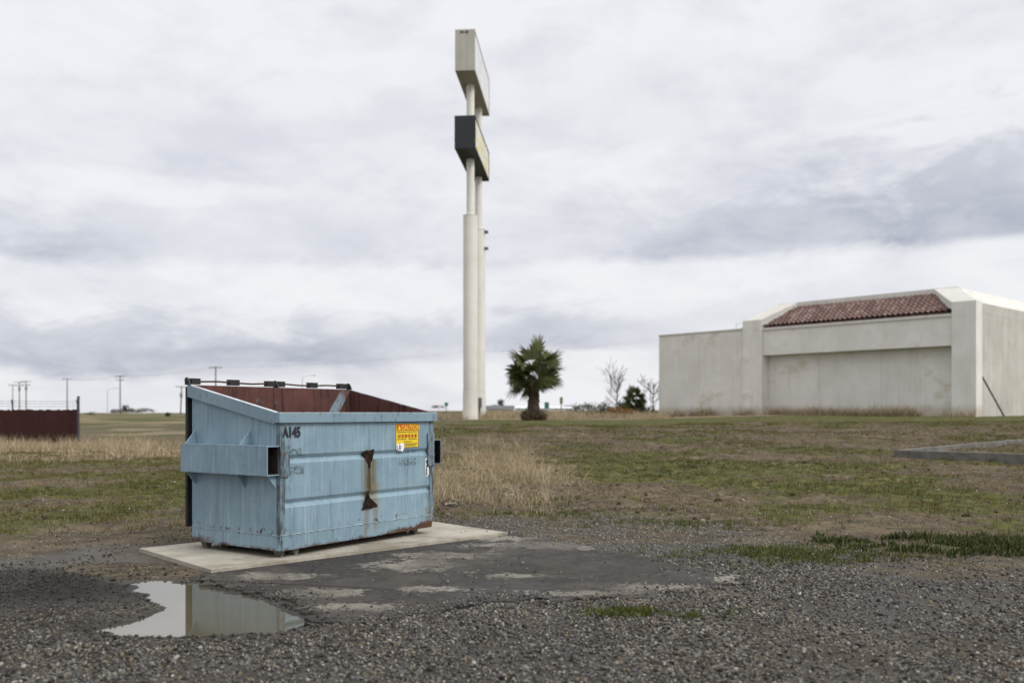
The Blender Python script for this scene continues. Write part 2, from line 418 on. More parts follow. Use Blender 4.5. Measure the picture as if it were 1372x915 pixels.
# short grass on the field
x, y = wedge(200000, 8.6, 36, 1.0)
n1 = fbm(x * .55, y * .55, 4); n2 = fbm(x * 2.2 + 50, y * 2.2, 4); ge = gravel_edge(x) + (n1 - .5) * 1.6 + (n2 - .5) * .7
left = 1 - sst(x / y, -.2, -.1)
clump = sst(fbm(x * 3.3 + 8, y * 3.3, 3), .44, .60)
pr = sst(y, ge + .6, ge + 2.0) * np.clip(.05 + .35 * clump + .55 * sst(n1, .44, .62) * sst(n2, .3, .6) + .25 * left * clump, 0, 1)
pr *= np.where(sdf(x, y, PAD) < .08, 0, 1)
k = rng.random(len(x)) < pr; x, y, n1 = x[k], y[k], n1[k]
n1 = np.repeat(n1, 4); x, y = tufts(x, y, 4, np.full(len(x), .022)); nb = len(x)
h = rng.uniform(.02, .06, nb) * (.5 + fbm(x * 2 + 3, y * 2, 2)) * 1.15; r = np.clip(.72 - 1.5 * (n1 - .42) + rng.normal(0, .24, nb) + .35 * (fbm(x * 1.7, y * 1.7, 3) - .5), 0, 1)
grass_m = ramp_mat('field_grass', [(0, (.036, .050, .007)), (.3, (.084, .092, .017)), (.5, (.128, .112, .034)), (.75, (.118, .084, .042)), (1, (.28, .22, .125))], .9, .25)
tag(link_mesh('short_grass', blades_mesh('short_grass', x, y, terrain(x, y), h, rng.uniform(.004, .009, nb), rng.uniform(.2, 1.15, nb), r), grass_m), 'short patchy olive grass growing over the field', 'grass', kind='stuff')

# fresh green weeds (strip on the right and little patches)
def patch(cx, cy, sx, sy, n): return rng.normal(cx, sx, n), rng.normal(cy, sy, n)
P = [patch(4.6, 7.72, .9, .26, 2300), patch(3.3, 8.0, .45, .12, 260), patch(6.2, 7.6, 1.0, .25, 1200)]
x = np.concatenate([p[0] for p in P]); y = np.concatenate([p[1] for p in P])
k = (fbm(x * 2.5, y * 5, 3) > .43) & (x > 2.6); x, y = x[k], y[k]
x, y = tufts(x, y, 10, np.full(len(x), .035)); nb = len(x)
weed_m = ramp_mat('green_weeds', [(0, (.018, .028, .008)), (.5, (.038, .052, .014)), (.85, (.085, .10, .03)), (1, (.20, .16, .09))], .8, .25)
tag(link_mesh('weed_strip', blades_mesh('weed_strip', x, y, terrain(x, y), rng.uniform(.015, .10, nb) * (.4 + .9 * fbm(x * 3, y * 3, 2)), rng.uniform(.007, .018, nb), rng.uniform(.2, 1.0, nb), rng.random(nb)), weed_m), 'dark green strip of low weeds along the gravel edge', 'weeds', kind='stuff')
P = [patch(2.3, 7.3, .5, .25, 800), patch(.65, 5.15, .13, .05, 160), patch(1.1, 5.05, .12, .04, 70), patch(1.5, 5.02, .09, .03, 40), patch(.4, 10.1, .8, .25, 420), patch(.15, 11.6, .35, .25, 500), patch(1.6, 9.2, .7, .2, 500)]
x = np.concatenate([p[0] for p in P]); y = np.concatenate([p[1] for p in P])
k = (sdf(x, y, PAD) > .05) & (sdf(x, y, APRON) > .03) & (fbm(x * 3, y * 5, 3) > .42); x, y = x[k], y[k]
x, y = tufts(x, y, 6, np.full(len(x), .02)); nb = len(x)
fresh_m = ramp_mat('fresh_grass', [(0, (.032, .042, .008)), (.6, (.082, .100, .020)), (1, (.16, .145, .05))], .8, .3)
tag(link_mesh('fresh_grass', blades_mesh('fresh_grass', x, y, terrain(x, y), rng.uniform(.012, .045, nb), rng.uniform(.004, .010, nb), rng.uniform(.2, 1.0, nb), rng.random(nb)), fresh_m), 'bright green new grass in small patches by the gravel', 'grass', kind='stuff')

# tall dead grass
straw_m = ramp_mat('dead_grass', [(0, (.075, .050, .025)), (.25, (.175, .133, .074)), (.6, (.34, .275, .17)), (1, (.58, .49, .34))], .85, .25)
def dead_grass(name, x, y, k, hmin, hmax, w, label, spread=.07):
    x, y = tufts(x, y, k, np.full(len(x), spread)); nb = len(x)
    hh = (hmin + (hmax - hmin) * rng.random(nb) ** 1.5) * (.35 + 1.2 * fbm(x * 1.2, y * 1.2, 3))
    me = blades_mesh(name, x, y, terrain(x, y), hh, rng.uniform(.6, 1.3, nb) * w, rng.uniform(.2, 1.45, nb), np.clip(rng.normal(.58, .26, nb), 0, 1))
    tag(link_mesh(name, me, straw_m), label, 'dry grass', kind='stuff')
n = 1900
x = np.concatenate([rng.uniform(-1.9, .45, n), rng.normal(.2, .4, n // 5)]); y = np.concatenate([rng.uniform(11.0, 22, n), rng.normal(13, 1.4, n // 5)])
dx = (x + .45 + .03 * (y - 12)) / 1.25
k = (np.abs(dx) < 1 + (fbm(x * 2, y * .7, 3) - .5) * 1.4) & (fbm(x * 1.5 + 3, y * .8, 3) > .515)
dead_grass('dry_grass', x[k], y[k], 10, .05, .38, .005, 'tall tangled straw coloured dry grass beside the dumpster', .12)
n = 4600
y = rng.uniform(20, 44, n); a = rng.uniform(-.66, -.30, n); x = a * y
k = (rng.random(n) < np.exp(-((y - 33) / 7) ** 2)) & (fbm(x * .55, y * .45, 3) > .50)
dead_grass('dry_grass', x[k], y[k], 10, .12, .58, .011, 'dry grass growing in front of the red fence', .16)
P = []
P.append((rng.uniform(-6, 22, 2200), rng.normal(0, 1, 2200)))
x, dy = P[0]; y = np.where(x < 9, 55 + dy * 2.0, 55) 
yb = np.interp(x, [9.2, 22.7], [58.4, 43.8]); y = np.where(x >= 9, yb - .5 - np.abs(dy) * .35, y)
k = fbm(x * .8, y * .8, 3) > np.where(x < 9, .42, .50)
k2 = k & (x < 9); dead_grass('dry_grass', x[k2], y[k2], 18, .15, .62, .015, 'band of dry grass around the foot of the palm and pylon sign', .2)
k2 = k & (x >= 9); dead_grass('dry_grass', x[k2], y[k2], 18, .12, .8, .015, 'band of dry grass along the foot of the pale building', .18)
n = 2600; y = rng.uniform(60, 120, n); x = rng.uniform(-.03, .16, n) * y
k = (fbm(x * .2, y * .1, 3) > .5); dead_grass('dry_grass', x[k], y[k], 8, .25, .7, .02, 'far dry grass on the rise behind the palm', .3)

# ------------------------------------------------------------------ puddle, pad, apron
def outline(poly, n, amp, fr, grow=0):
    out = []
    c = Vector((sum(p[0] for p in poly) / len(poly), sum(p[1] for p in poly) / len(poly)))
    for i in range(len(poly)):
        a = Vector(poly[i]); b = Vector(poly[(i + 1) % len(poly)]); e = b - a; nn = Vector((e.y, -e.x)).normalized()
        for j in range(n):
            p = a + e * (j / n)
            d = (float(fbm(np.array([p.x * fr]), np.array([p.y * fr]), 4)[0]) - .5) * 2 * amp
            p = p + nn * d
            if grow: p = p + (p - c).normalized() * grow
            out.append((p.x, p.y))
    return out
bm = BM(); bm.faces.new([bm.verts.new((a, b, -.011)) for a, b in outline(PUDDLE, 3, 0, 1, .10)])
m, t = material('muddy_water')
wn = t.noise(t.obj, 1.4, 3)
finish(t, t.ramp(wn, [(.3, (.088, .076, .048)), (.7, (.108, .094, .060))]), .03, t.bump(t.noise(t.obj, 3.0, 2), .02, .004))
t.bsdf.inputs['IOR'].default_value = 2.0
tag(obj('puddle', bm, m), 'muddy puddle of rain water mirroring the sky and dumpster', 'puddle', kind='structure')

conc_m, t = material('pad_concrete')
n = t.noise(t.obj, 2.2, 8, .7); n2 = t.noise(t.obj, 40, 4, .7)
c = t.ramp(n, [(.28, (.22, .195, .15)), (.5, (.35, .322, .262)), (.75, (.43, .40, .335))])
c = t.mix(t.m('MULTIPLY', t.smooth(n2, .5, .8), .35), c, (.16, .145, .12))
c = t.mix(t.m('MULTIPLY', t.smooth(t.noise(t.obj, 1.3, 7, .7, .6), .50, .62), .6), c, (.17, .145, .105))
c = t.mix(t.m('MULTIPLY', t.smooth(t.noise(t.obj, 5, 6, .75), .60, .68), .6), c, (.11, .07, .04))
finish(t, c, .9, t.bump(n2, .25, .004), spec=.25)
bm = BM(); prism(bm, PAD, 'z', -.08, .03)
tag(obj('concrete_pad', bm, conc_m, bevel=.008), 'pale concrete pad under the blue dumpster', 'pavement', kind='structure')

asp_m, t = material('worn_asphalt')
n = t.noise(t.obj, 1.0, 7, .66, .4); g2 = t.noise(t.obj, 130, 3, .7); g1 = t.noise(t.obj, 4.0, 6, .7)
c = t.ramp(g1, [(.3, (.024, .0215, .019)), (.7, (.048, .043, .037))])
c = t.mix(t.m('MULTIPLY', t.smooth(g2, .52, .75), .5), c, (.12, .115, .105))
px, py, pz = t.sep(t.obj)
def asp_spot(wx, wy, rx, ry, thr=(.42, .70)):
    dx = t.m('DIVIDE', t.m('SUBTRACT', px, wx), rx); dy = t.m('DIVIDE', t.m('SUBTRACT', py, wy), ry)
    d = t.m('ADD', t.m('MULTIPLY', dx, dx), t.m('MULTIPLY', dy, dy))
    g = t.m('POWER', 2.718, t.m('MULTIPLY', d, -1.0))
    return t.smooth(t.m('ADD', t.m('ADD', g, t.m('MULTIPLY', t.m('SUBTRACT', t.noise(t.obj, 4.2, 9, .8), .5), 3.0)), t.m('MULTIPLY', t.m('SUBTRACT', t.noise(t.obj, 16, 6, .8), .5), 2.2)), *thr)
spots = None
for (a, b, rx, ry) in [(370, 773, .36, .16), (430, 796, .34, .18), (560, 757, .40, .34), (600, 745, .5, .2), (740, 731, .80, .26), (670, 722, .4, .2), (880, 788, .42, .15), (985, 776, .2, .2), (790, 795, .4, .10), (575, 790, .3, .10), (690, 772, .3, .1), (480, 815, .3, .12)]:
    wx, wy = gp(a, b); s = asp_spot(wx, wy, rx, ry)
    spots = s if spots is None else t.m('MAXIMUM', spots, s)
pale = t.ramp(t.noise(t.obj, 12, 5, .7), [(.3, (.17, .15, .12)), (.7, (.30, .275, .23))])
c = t.mix(t.m('MULTIPLY', spots, .85), c, pale)
crk = t.vor(t.vm('ADD', t.obj, t.noise(t.obj, 6, 4)), 5.5, 'DISTANCE_TO_EDGE')
c = t.mix(t.m('MULTIPLY', t.m('LESS_THAN', crk, .018), t.m('MULTIPLY', spots, .8)), c, (.03, .028, .026))
c = t.mix(t.m('MULTIPLY', t.smooth(n, .47, .60), .65), c, (.075, .068, .058))
c = t.mix(t.m('MULTIPLY', t.smooth(t.noise(t.obj, 17, 7, .8), .54, .66), .55), c, (.105, .094, .079))
c = t.mix(t.smooth(t.noise(t.obj, 33, 6, .8), .60, .68), c, (.018, .017, .017))
crk2 = t.vor(t.vm('ADD', t.obj, t.noise(t.obj, 3, 5)), 1.6, 'DISTANCE_TO_EDGE')
c = t.mix(t.m('MULTIPLY', t.m('LESS_THAN', crk2, .008), .7), c, (.015, .014, .013))
finish(t, c, t.m('SUBTRACT', .92, t.m('MULTIPLY', t.smooth(n, .52, .4), .3)), t.bump(t.m('ADD', g2, t.m('MULTIPLY', g1, 1.5)), .6, .008), spec=.2)
bm = BM(); prism(bm, outline(APRON, 22, .15, 7), 'z', -.05, .007)
tag(obj('asphalt_apron', bm, asp_m), 'dark worn asphalt apron in front of the pad', 'pavement', kind='structure')

# ------------------------------------------------------------------ dumpster
W, D = 1.83, 1.06
DA = math.atan2(1.51, 1.028)
ex, ey = Vector((math.cos(DA), math.sin(DA), 0)), Vector((-math.sin(DA), math.cos(DA), 0))
corner = Vector((-1.764, 6.92, .03))
root = empty('dumpster', corner + ex * W / 2 + ey * D / 2, DA, 'open light blue steel dumpster with rust stains standing on the concrete pad', 'dumpster')
X0, X1, Y0, Y1 = -W / 2, W / 2, -D / 2, D / 2
ZB, ZF, ZR = .06, 1.11, 1.335

def blue_paint(name, front=False):
    m, t = material(name)
    p = t.obj; x, y, z = t.sep(p)
    big = t.noise(p, 2.4, 6, .6)
    c = t.ramp(big, [(.3, (.160, .245, .305)), (.7, (.222, .322, .378))])
    st = t.noise(t.scale(p, (26, 26, 1.3)), 1, 6, .7)                # runs of dirt down the sheet
    c = t.mix(t.m('MULTIPLY', t.smooth(st, .50, .70), .42), c, (.085, .11, .125))
    c = t.mix(t.m('MULTIPLY', t.smooth(t.noise(t.scale(p, (40, 40, 2.2)), 1, 5, .7), .50, .68), .5), c, (.33, .43, .475))
    sp = t.noise(p, 30, 5, .75)
    c = t.mix(t.smooth(sp, .68, .74), c, (.045, .04, .04))
    # rust creeping up from the bottom edge
    up = t.m('ADD', z, t.m('MULTIPLY', t.m('SUBTRACT', t.noise(p, 11, 5, .7), .5), .14))
    low = t.m('SUBTRACT', 1.0, t.smooth(up, .045, .085))
    rustc = t.ramp(t.noise(p, 45, 5, .7), [(.3, (.022, .011, .007)), (.6, (.085, .036, .015)), (.85, (.17, .08, .03))])
    if front:
        def blob(cx, cz, rx, rz, amp=.8, sc=16):
            dx = t.m('DIVIDE', t.m('SUBTRACT', x, cx), rx); dz = t.m('DIVIDE', t.m('SUBTRACT', z, cz), rz)
            d = t.m('ADD', t.m('MULTIPLY', dx, dx), t.m('MULTIPLY', dz, dz))
            d = t.m('ADD', d, t.m('MULTIPLY', t.m('SUBTRACT', t.noise(p, sc, 5, .7), .5), amp * 2))
            return t.m('SUBTRACT', 1.0, t.smooth(d, .35, 1.15))
        sn = t.noise(t.scale(p, (60, 60, 1.6)), 1, 4, .7)
        def run(cx, rx, z0, z1):
            dx = t.m('ABSOLUTE', t.m('DIVIDE', t.m('SUBTRACT', x, cx), rx))
            a = t.m('SUBTRACT', 1.0, t.smooth(dx, .35, 1.1))
            a = t.m('MULTIPLY', a, t.m('MULTIPLY', t.smooth(z, z0 - .1, z0 + .04), t.m('SUBTRACT', 1.0, t.smooth(z, z1 - .02, z1 + .01))))
            return t.m('MULTIPLY', a, t.smooth(sn, .22, .54))
        u = lambda v: v - W / 2
        oc = (.115, .095, .042)
        c = t.mix(t.m('MULTIPLY', run(u(.99), .11, .40, .72), 1.0), c, oc)
        c = t.mix(t.m('MULTIPLY', run(u(.978), .035, .44, .70), .8), c, (.05, .03, .014))
        c = t.mix(t.m('MULTIPLY', run(u(1.06), .06, .30, .52), .5), c, (.2, .16, .07))
        c = t.mix(t.m('MULTIPLY', run(u(.945), .04, .10, .34), .6), c, (.17, .095, .04))
        c = t.mix(t.m('MULTIPLY', run(u(1.06), .045, .14, .34), .5), c, (.17, .10, .045))
        c = t.mix(t.m('MULTIPLY', run(u(1.77), .07, .05, .26), .5), c, (.15, .10, .045))
        c = t.mix(t.m('MULTIPLY', blob(u(.965), .74, .075, .06), .8), c, (.045, .021, .012))
        c = t.mix(t.m('MULTIPLY', blob(u(.97), .34, .085, .06), .8), c, (.042, .02, .012))
        low2 = t.m('SUBTRACT', 1.0, t.smooth(up, t.m('ADD', .07, t.m('MULTIPLY', t.smooth(x, .45, .88), .035)), t.m('ADD', .10, t.m('MULTIPLY', t.smooth(x, .45, .88), .04))))
        low = t.m('MAXIMUM', low, t.m('MULTIPLY', low2, t.smooth(x, .25, .45)))
        # illegible scuffed stencil boxes
        for (a, zc, rx, rz) in [(.165, .835, .075, .03), (.165, .695, .075, .033), (1.475, .70, .12, .03), (1.48, .79, .14, .012)]:
            inside = t.m('MULTIPLY', t.m('LESS_THAN', t.m('ABSOLUTE', t.m('SUBTRACT', x, u(a))), rx), t.m('LESS_THAN', t.m('ABSOLUTE', t.m('SUBTRACT', z, zc - .03)), rz))
            c = t.mix(t.m('MULTIPLY', inside, t.m('MULTIPLY', t.smooth(t.noise(t.scale(p, (42, 1, 55)), 1, 3, .8), .44, .58), .8)), c, (.04, .045, .05))
        # blackened scrape at the left corner
        sc_ = t.m('MULTIPLY', t.m('SUBTRACT', 1.0, t.smooth(x, u(.03), u(.16))), t.smooth(t.noise(t.scale(p, (22, 22, 5)), 1, 5, .75), .45, .62))
        c = t.mix(t.m('MULTIPLY', sc_, .8), c, (.045, .048, .052))
        sr_ = t.m('MULTIPLY', t.smooth(x, u(1.68), u(1.80)), t.smooth(t.noise(t.scale(p, (16, 16, 3.5)), 1, 5, .75), .46, .60))
        c = t.mix(t.m('MULTIPLY', sr_, .7), c, (.06, .062, .055))
    else:
        yb = t.smooth(y, .1, .5)
        low2 = t.m('SUBTRACT', 1.0, t.smooth(up, .075, .12))
        low = t.m('MAXIMUM', low, t.m('MULTIPLY', low2, yb))
    seam = t.m('SUBTRACT', 1.0, t.smooth(t.m('ABSOLUTE', t.m('SUBTRACT', z, .19)), .015, .05))
    c = t.mix(t.m('MULTIPLY', seam, t.smooth(t.noise(p, 13, 4, .7), .565, .63)), c, (.055, .032, .02))
    c = t.mix(low, c, rustc)
    finish(t, c, t.m('ADD', .38, t.m('MULTIPLY', low, .45)), t.bump(t.m('ADD', t.m('MULTIPLY', t.noise(p, 4, 4), 2.0), t.m('MULTIPLY', sp, .3)), .35, .014), spec=.5)
    return m
M_BF = blue_paint('blue_paint_front', True); M_BS = blue_paint('blue_paint_sheet')
m, t = material('blue_paint_worn'); p = t.obj
c = t.ramp(t.noise(p, 3, 5, .6), [(.3, (.15, .228, .28)), (.7, (.21, .30, .35))])
ww = t.noise(t.scale(p, (18, 18, 7)), 1, 7, .75)
c = t.mix(t.smooth(ww, .55, .68), c, (.055, .055, .055)); c = t.mix(t.smooth(t.noise(p, 17, 6, .75), .62, .70), c, (.12, .055, .025))
finish(t, c, .32, t.bump(ww, .2, .006), spec=.6); M_BW = m
m, t = material('blue_paint_rubbed_dark'); p = t.obj
c = t.ramp(t.noise(p, 3, 5, .6), [(.3, (.12, .18, .215)), (.7, (.19, .265, .30))])
ww = t.noise(t.scale(p, (24, 24, 6)), 1, 7, .78)
c = t.mix(t.m('MULTIPLY', t.smooth(ww, .44, .58), .85), c, (.035, .036, .038)); c = t.mix(t.smooth(t.noise(p, 14, 6, .75), .55, .64), c, (.075, .042, .024))
finish(t, c, .55, t.bump(ww, .2, .006), spec=.4); M_BWD = m
m, t = material('scraped_paint'); p = t.obj
c = t.mix(t.smooth(t.noise(t.scale(p, (9, 9, 4)), 1, 7, .75), .40, .60), (.11, .055, .045), (.20, .27, .31)); finish(t, c, .7, spec=.3); M_SCR = m
m, t = material('rusty_rail'); p = t.obj
c = t.mix(t.smooth(t.noise(p, 6, 7, .75), .50, .64), (.032, .022, .018), (.15, .20, .225)); finish(t, c, .75, spec=.3); M_RAIL = m
m, t = material('red_primer_inside'); p = t.obj
c = t.ramp(t.noise(p, 3.0, 6, .65), [(.3, (.055, .023, .019)), (.6, (.105, .040, .033)), (.8, (.16, .075, .06))])
c = t.mix(t.m('MULTIPLY', t.smooth(t.noise(t.scale(p, (17, 17, 1.6)), 1, 6, .7), .50, .63), .85), c, (.026, .017, .014))
c = t.mix(t.smooth(t.noise(p, 7, 6, .7), .62, .72), c, (.12, .10, .09))
finish(t, c, .75, spec=.3); M_RED = m
M_BLACK = simple('black_plastic', (.016, .016, .017), .45, .3)
M_SLV = simple('sleeve_shade_brown', (.032, .024, .019), .9, .5, 14)
M_FOOT = simple('worn_grey_steel', (.13, .12, .10), .8, .5, 25)
M_RUST = simple('rusted_steel', (.055, .030, .018), .85, .6, 22)
m, t = material('torn_rust_and_shade'); c = t.ramp(t.noise(t.obj, 24, 6, .75), [(.44, (.004, .003, .003)), (.54, (.022, .010, .006)), (.70, (.085, .038, .016))])
finish(t, c, .9, t.bump(t.noise(t.obj, 30, 4), .6, .01), spec=.2); M_TORN_SHADE = m  # rust of the dents, also the shade colour inside the right sleeve

def groove(zc, hgt=.034, d=.020): return [(Y0, zc - hgt), (Y0 + d, zc - .004), (Y0 + d, zc + .004), (Y0, zc + hgt)]
G1, G2 = .755, .415
bm = BM()
prof = [(Y0 + .012, ZB), (Y0, ZB + .12)] + groove(G2) + groove(G1) + [(Y0, ZF - .07), (Y0 + .034, ZF - .07), (Y0 + .034, ZB)]
prism(bm, prof, 'x', X0, X1)
bm.faces.ensure_lookup_table(); bmesh.ops.recalc_face_normals(bm, faces=bm.faces)
for f in bm.faces:
    if f.normal.y > .9: f.material_index = 1
obj('front_panel', bm, [M_BF, M_RED], root)
def side_z(y, off=0): return ZF + (ZR - ZF) * (y - Y0) / D + off
for sgn in (-1, 1):
    bm = BM(); xo = X0 if sgn < 0 else X1; xi = xo - sgn * .014
    prism(bm, [(Y0 + .036, ZB), (Y1, ZB), (Y1, ZR - .07), (Y0 + .036, ZF - .063)], 'x', min(xo, xi), max(xo, xi))
    bmesh.ops.recalc_face_normals(bm, faces=bm.faces)
    for f in bm.faces:
        if f.normal.x * sgn < -.9: f.material_index = 1
    obj('side_panel', bm, [M_BS, M_RED], root)
bm = BM(); box(bm, X0 + .016, X1 - .016, Y1 - .014, Y1 - .001, ZB, ZR - .07)
bmesh.ops.recalc_face_normals(bm, faces=bm.faces)
for f in bm.faces:
    if f.normal.y < -.9: f.material_index = 1
obj('back_panel', bm, [M_BS, M_RED], root)
bm = BM(); box(bm, X0 + .016, X1 - .016, Y0 + .036, Y1 - .016, ZB + .001, ZB + .016); obj('floor_plate', bm, M_RED, root)
# rim: folded rail round the opening
rw, rh = .032, .085
def red_inside(o_bm):
    bmesh.ops.bevel(o_bm, geom=[e for e in o_bm.edges if e.calc_face_angle(0) > .6], offset=.006, segments=2, affect='EDGES', clamp_overlap=True)
    bmesh.ops.recalc_face_normals(o_bm, faces=o_bm.faces)
    for f in o_bm.faces:
        q = f.calc_center_median()
        if (f.normal.x * q.x < -.5 and abs(q.x) > .8) or (f.normal.y < -.5 and q.y > 0): f.material_index = 1
bm = BM(); box(bm, X0 - rw, X1 + rw, Y0 - rw, Y0 + .03, ZF - rh + .01, ZF)
red_inside(bm); obj('front_rim', bm, [M_BW, M_RED], root)
M_SHEEN = simple('rim_sheen_pale', (.50, .54, .56), .35, .3, 14)  # pale strips added on front and left rims, sky sheen painted as colour
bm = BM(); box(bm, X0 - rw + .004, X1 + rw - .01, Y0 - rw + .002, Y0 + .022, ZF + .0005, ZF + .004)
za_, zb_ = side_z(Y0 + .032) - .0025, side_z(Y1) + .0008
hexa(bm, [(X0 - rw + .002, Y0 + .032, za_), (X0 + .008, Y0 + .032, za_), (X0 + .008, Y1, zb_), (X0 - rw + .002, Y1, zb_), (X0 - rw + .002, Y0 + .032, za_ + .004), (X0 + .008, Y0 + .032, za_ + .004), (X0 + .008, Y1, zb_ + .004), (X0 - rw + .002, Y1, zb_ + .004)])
obj('rim_sheen', bm, M_SHEEN, root)
for sgn in (-1, 1):
    bm = BM(); xa, xb = sorted((sgn * (W / 2 + rw), sgn * (W / 2 - .0145)))
    y0, y1 = Y0 + .031, Y1 + .02
    zs = [side_z(y0), side_z(y1)]
    hexa(bm, [(xa, y0, zs[0] - rh - .006), (xb, y0, zs[0] - rh - .006), (xb, y1, zs[1] - rh - .012), (xa, y1, zs[1] - rh - .012), (xa, y0, zs[0] - .003), (xb, y0, zs[0] - .003), (xb, y1, zs[1]), (xa, y1, zs[1])])
    red_inside(bm); obj('side_rim', bm, [M_BW if sgn < 0 else M_RAIL, M_RED], root)
bm = BM(); box(bm, X0 + .016, X1 - .016, Y1 - .0145, Y1 + .018, ZR - .07, ZR + .004)
red_inside(bm); obj('back_rim', bm, [M_RAIL, M_RED], root)
# welded skirt band at the bottom
bm = BM(); zt = ZB + .115
bb = [(X0 - .004, Y0 + .006), (X0 - .004, Y1 - .03), (X0 + .002, Y1 - .03), (X0 + .002, Y0 + .006)]
box(bm, X0 - .004, X0 - .0005, Y0 + .03, Y1 - .02, ZB - .002, zt); obj('skirt_band', bm, M_BS, root); bm = BM()
hexa(bm, [(X0 + .02, Y0 + .006, ZB - .004), (X1 - .01, Y0 + .006, ZB - .004), (X1 - .01, Y0 + .011, ZB - .004), (X0 + .02, Y0 + .011, ZB - .004), (X0 + .02, Y0 - .005, zt), (X1 - .01, Y0 - .005, zt), (X1 - .01, Y0 - .001, zt), (X0 + .02, Y0 - .001, zt)])
obj('skirt_band', bm, M_BF, root)
# weld seam beads
bm = BM()
tube(bm, [(X0 - .0055, Y1 - .03 - i * (D - .04) / 40, zt + random.uniform(-.002, .002)) for i in range(41)] + [(X0 + .002 + i * (W - .02) / 70, Y0 - .006, zt + random.uniform(-.002, .002)) for i in range(71)], [.0022 + random.random() * .002 for _ in range(112)], 5)
obj('weld_seam', bm, simple('weld_bead', (.30, .36, .38), .6, .6, 16), root)
# vertical corner trims
for sgn in (-1, 1):
    bm = BM(); xa, xb = sorted((sgn * (W / 2 + .004), sgn * (W / 2 - .045)))
    box(bm, xa, xb, Y0 - .006, Y0 + .035, ZB + .118, ZF - rh + .005); obj('corner_trim', bm, M_BWD, root, bevel=.004)
# fork sleeves
for sgn in (-1, 1):
    xi, xo = sgn * (W / 2 + .001), sgn * (W / 2 + .125)
    ya, yb, za, zb = Y0 + .0, Y1 - .02, .635, .860
    bm = BM(); b = lambda a0, a1, *r: box(bm, min(a0, a1), max(a0, a1), *r)
    b(xi, xo, ya, yb, zb - .008, zb); b(xi, xo, ya, yb, za, za + .008); b(xo - sgn * .008, xo, ya, yb, za + .0085, zb - .0085)
    b(xi, xo - sgn * .0085, yb - .008, yb, za + .0085, zb - .0085)
    s = obj('fork_sleeve', bm, M_BWD if sgn > 0 else M_BS, root)
    bm = BM(); xs = sgn * (W / 2 + .0015)
    b2 = lambda a0, a1, *r: box(bm, min(a0, a1), max(a0, a1), *r)
    b2(xs, xs + sgn * .003, ya + .02, yb - .01, za + .01, zb - .01)
    b2(xo - sgn * .0085, xo - sgn * .0105, ya + .004, yb - .01, za + .01, zb - .01)
    b2(xs + sgn * .004, xo - sgn * .011, ya + .004, yb - .01, za + .0085, za + .0105)
    obj('sleeve_shade', bm, M_SLV if sgn < 0 else M_TORN_SHADE, s)  # plates added inside the sleeves, coloured dark for the shade in their mouths
    for yy in (Y0 + .34, Y1 - .05):
        bm = BM(); prism(bm, [(xi, zb + .001), (xo - sgn * .02, zb + .001), (xi, zb + .115)], 'y', yy - .006, yy + .006); obj('gusset', bm, M_BS, s)
    for yy in (Y0 + .04, Y0 + .40, Y1 - .05):
        bm = BM(); prism(bm, [(xi, za - .001), (xo - sgn * .03, za - .001), (xi, za - .11)], 'y', yy - .006, yy + .006); obj('gusset', bm, M_BS, s)
    bm = BM(); xa, xb = sorted((sgn * (W / 2 + .006), sgn * (W / 2 - .085)))
    box(bm, xa, xb, Y0 - .016, Y0 - .0065, .62, .925 if sgn > 0 else .86)
    obj('corner_plate', bm, M_BWD, s, bevel=.003)
# lids flopped open behind, hinge rod and knuckles
for k, (a, b_) in enumerate(((X0 - .02, -.012), (.012, X1 + .02))):
    bm = BM(); box(bm, a, b_, Y1 + .035, Y1 + .062, .17, ZR - .01)
    for q in range(4):
        xx = a + .1 + q * (b_ - a - .2) / 3; box(bm, xx - .03, xx + .03, Y1 + .0625, Y1 + .078, .22, ZR - .08)
    obj('lid', bm, M_BLACK, root, bevel=.005)
bm = BM(); zr = ZR + .035
tube(bm, [(X0 - .045, Y1 + .03, zr)] + [(X0 + (i + .5) * W / 10, Y1 + .03, zr + (.006 * math.sin(i * 1.7))) for i in range(10)] + [(X1 + .03, Y1 + .03, zr)], .0075, 8)
obj('hinge_rod', bm, M_RUST, root, smooth=True)
for xx, wdt in ((X0 + .045, .085), (X0 + .44, .10), (X0 + .85, .10), (X0 + .965, .08), (X0 + 1.36, .10), (X1 - .08, .10)):
    bm = BM(); box(bm, xx - wdt / 2, xx + wdt / 2, Y1 + .006, Y1 + .058, zr - .024, zr + .026)
    obj('hinge_knuckle', bm, M_BLACK, root, bevel=.008)
for xx in (X0 - .03, X0 + .905, X1 + .01):
    bm = BM(); prism(bm, [(Y1 - .02, ZR + .005), (Y1 + .045, ZR + .005), (Y1 + .05, zr + .018), (Y1 + .03, zr + .034), (Y1 + .008, zr + .022)], 'x', xx - .008, xx + .008)
    obj('hinge_bracket', bm, M_BLACK, root)
# inside corner brace, scraped bluish
bm = BM(); hexa(bm, [(X1 - .56, Y1 - .022, .78), (X1 - .40, Y1 - .022, .78), (X1 - .40, Y1 - .0145, .78), (X1 - .56, Y1 - .0145, .78), (X1 - .14, Y1 - .022, ZR - .01), (X1 - .017, Y1 - .022, ZR - .01), (X1 - .017, Y1 - .0148, ZR - .01), (X1 - .14, Y1 - .0148, ZR - .01)])
obj('inner_brace', bm, M_SCR, root)
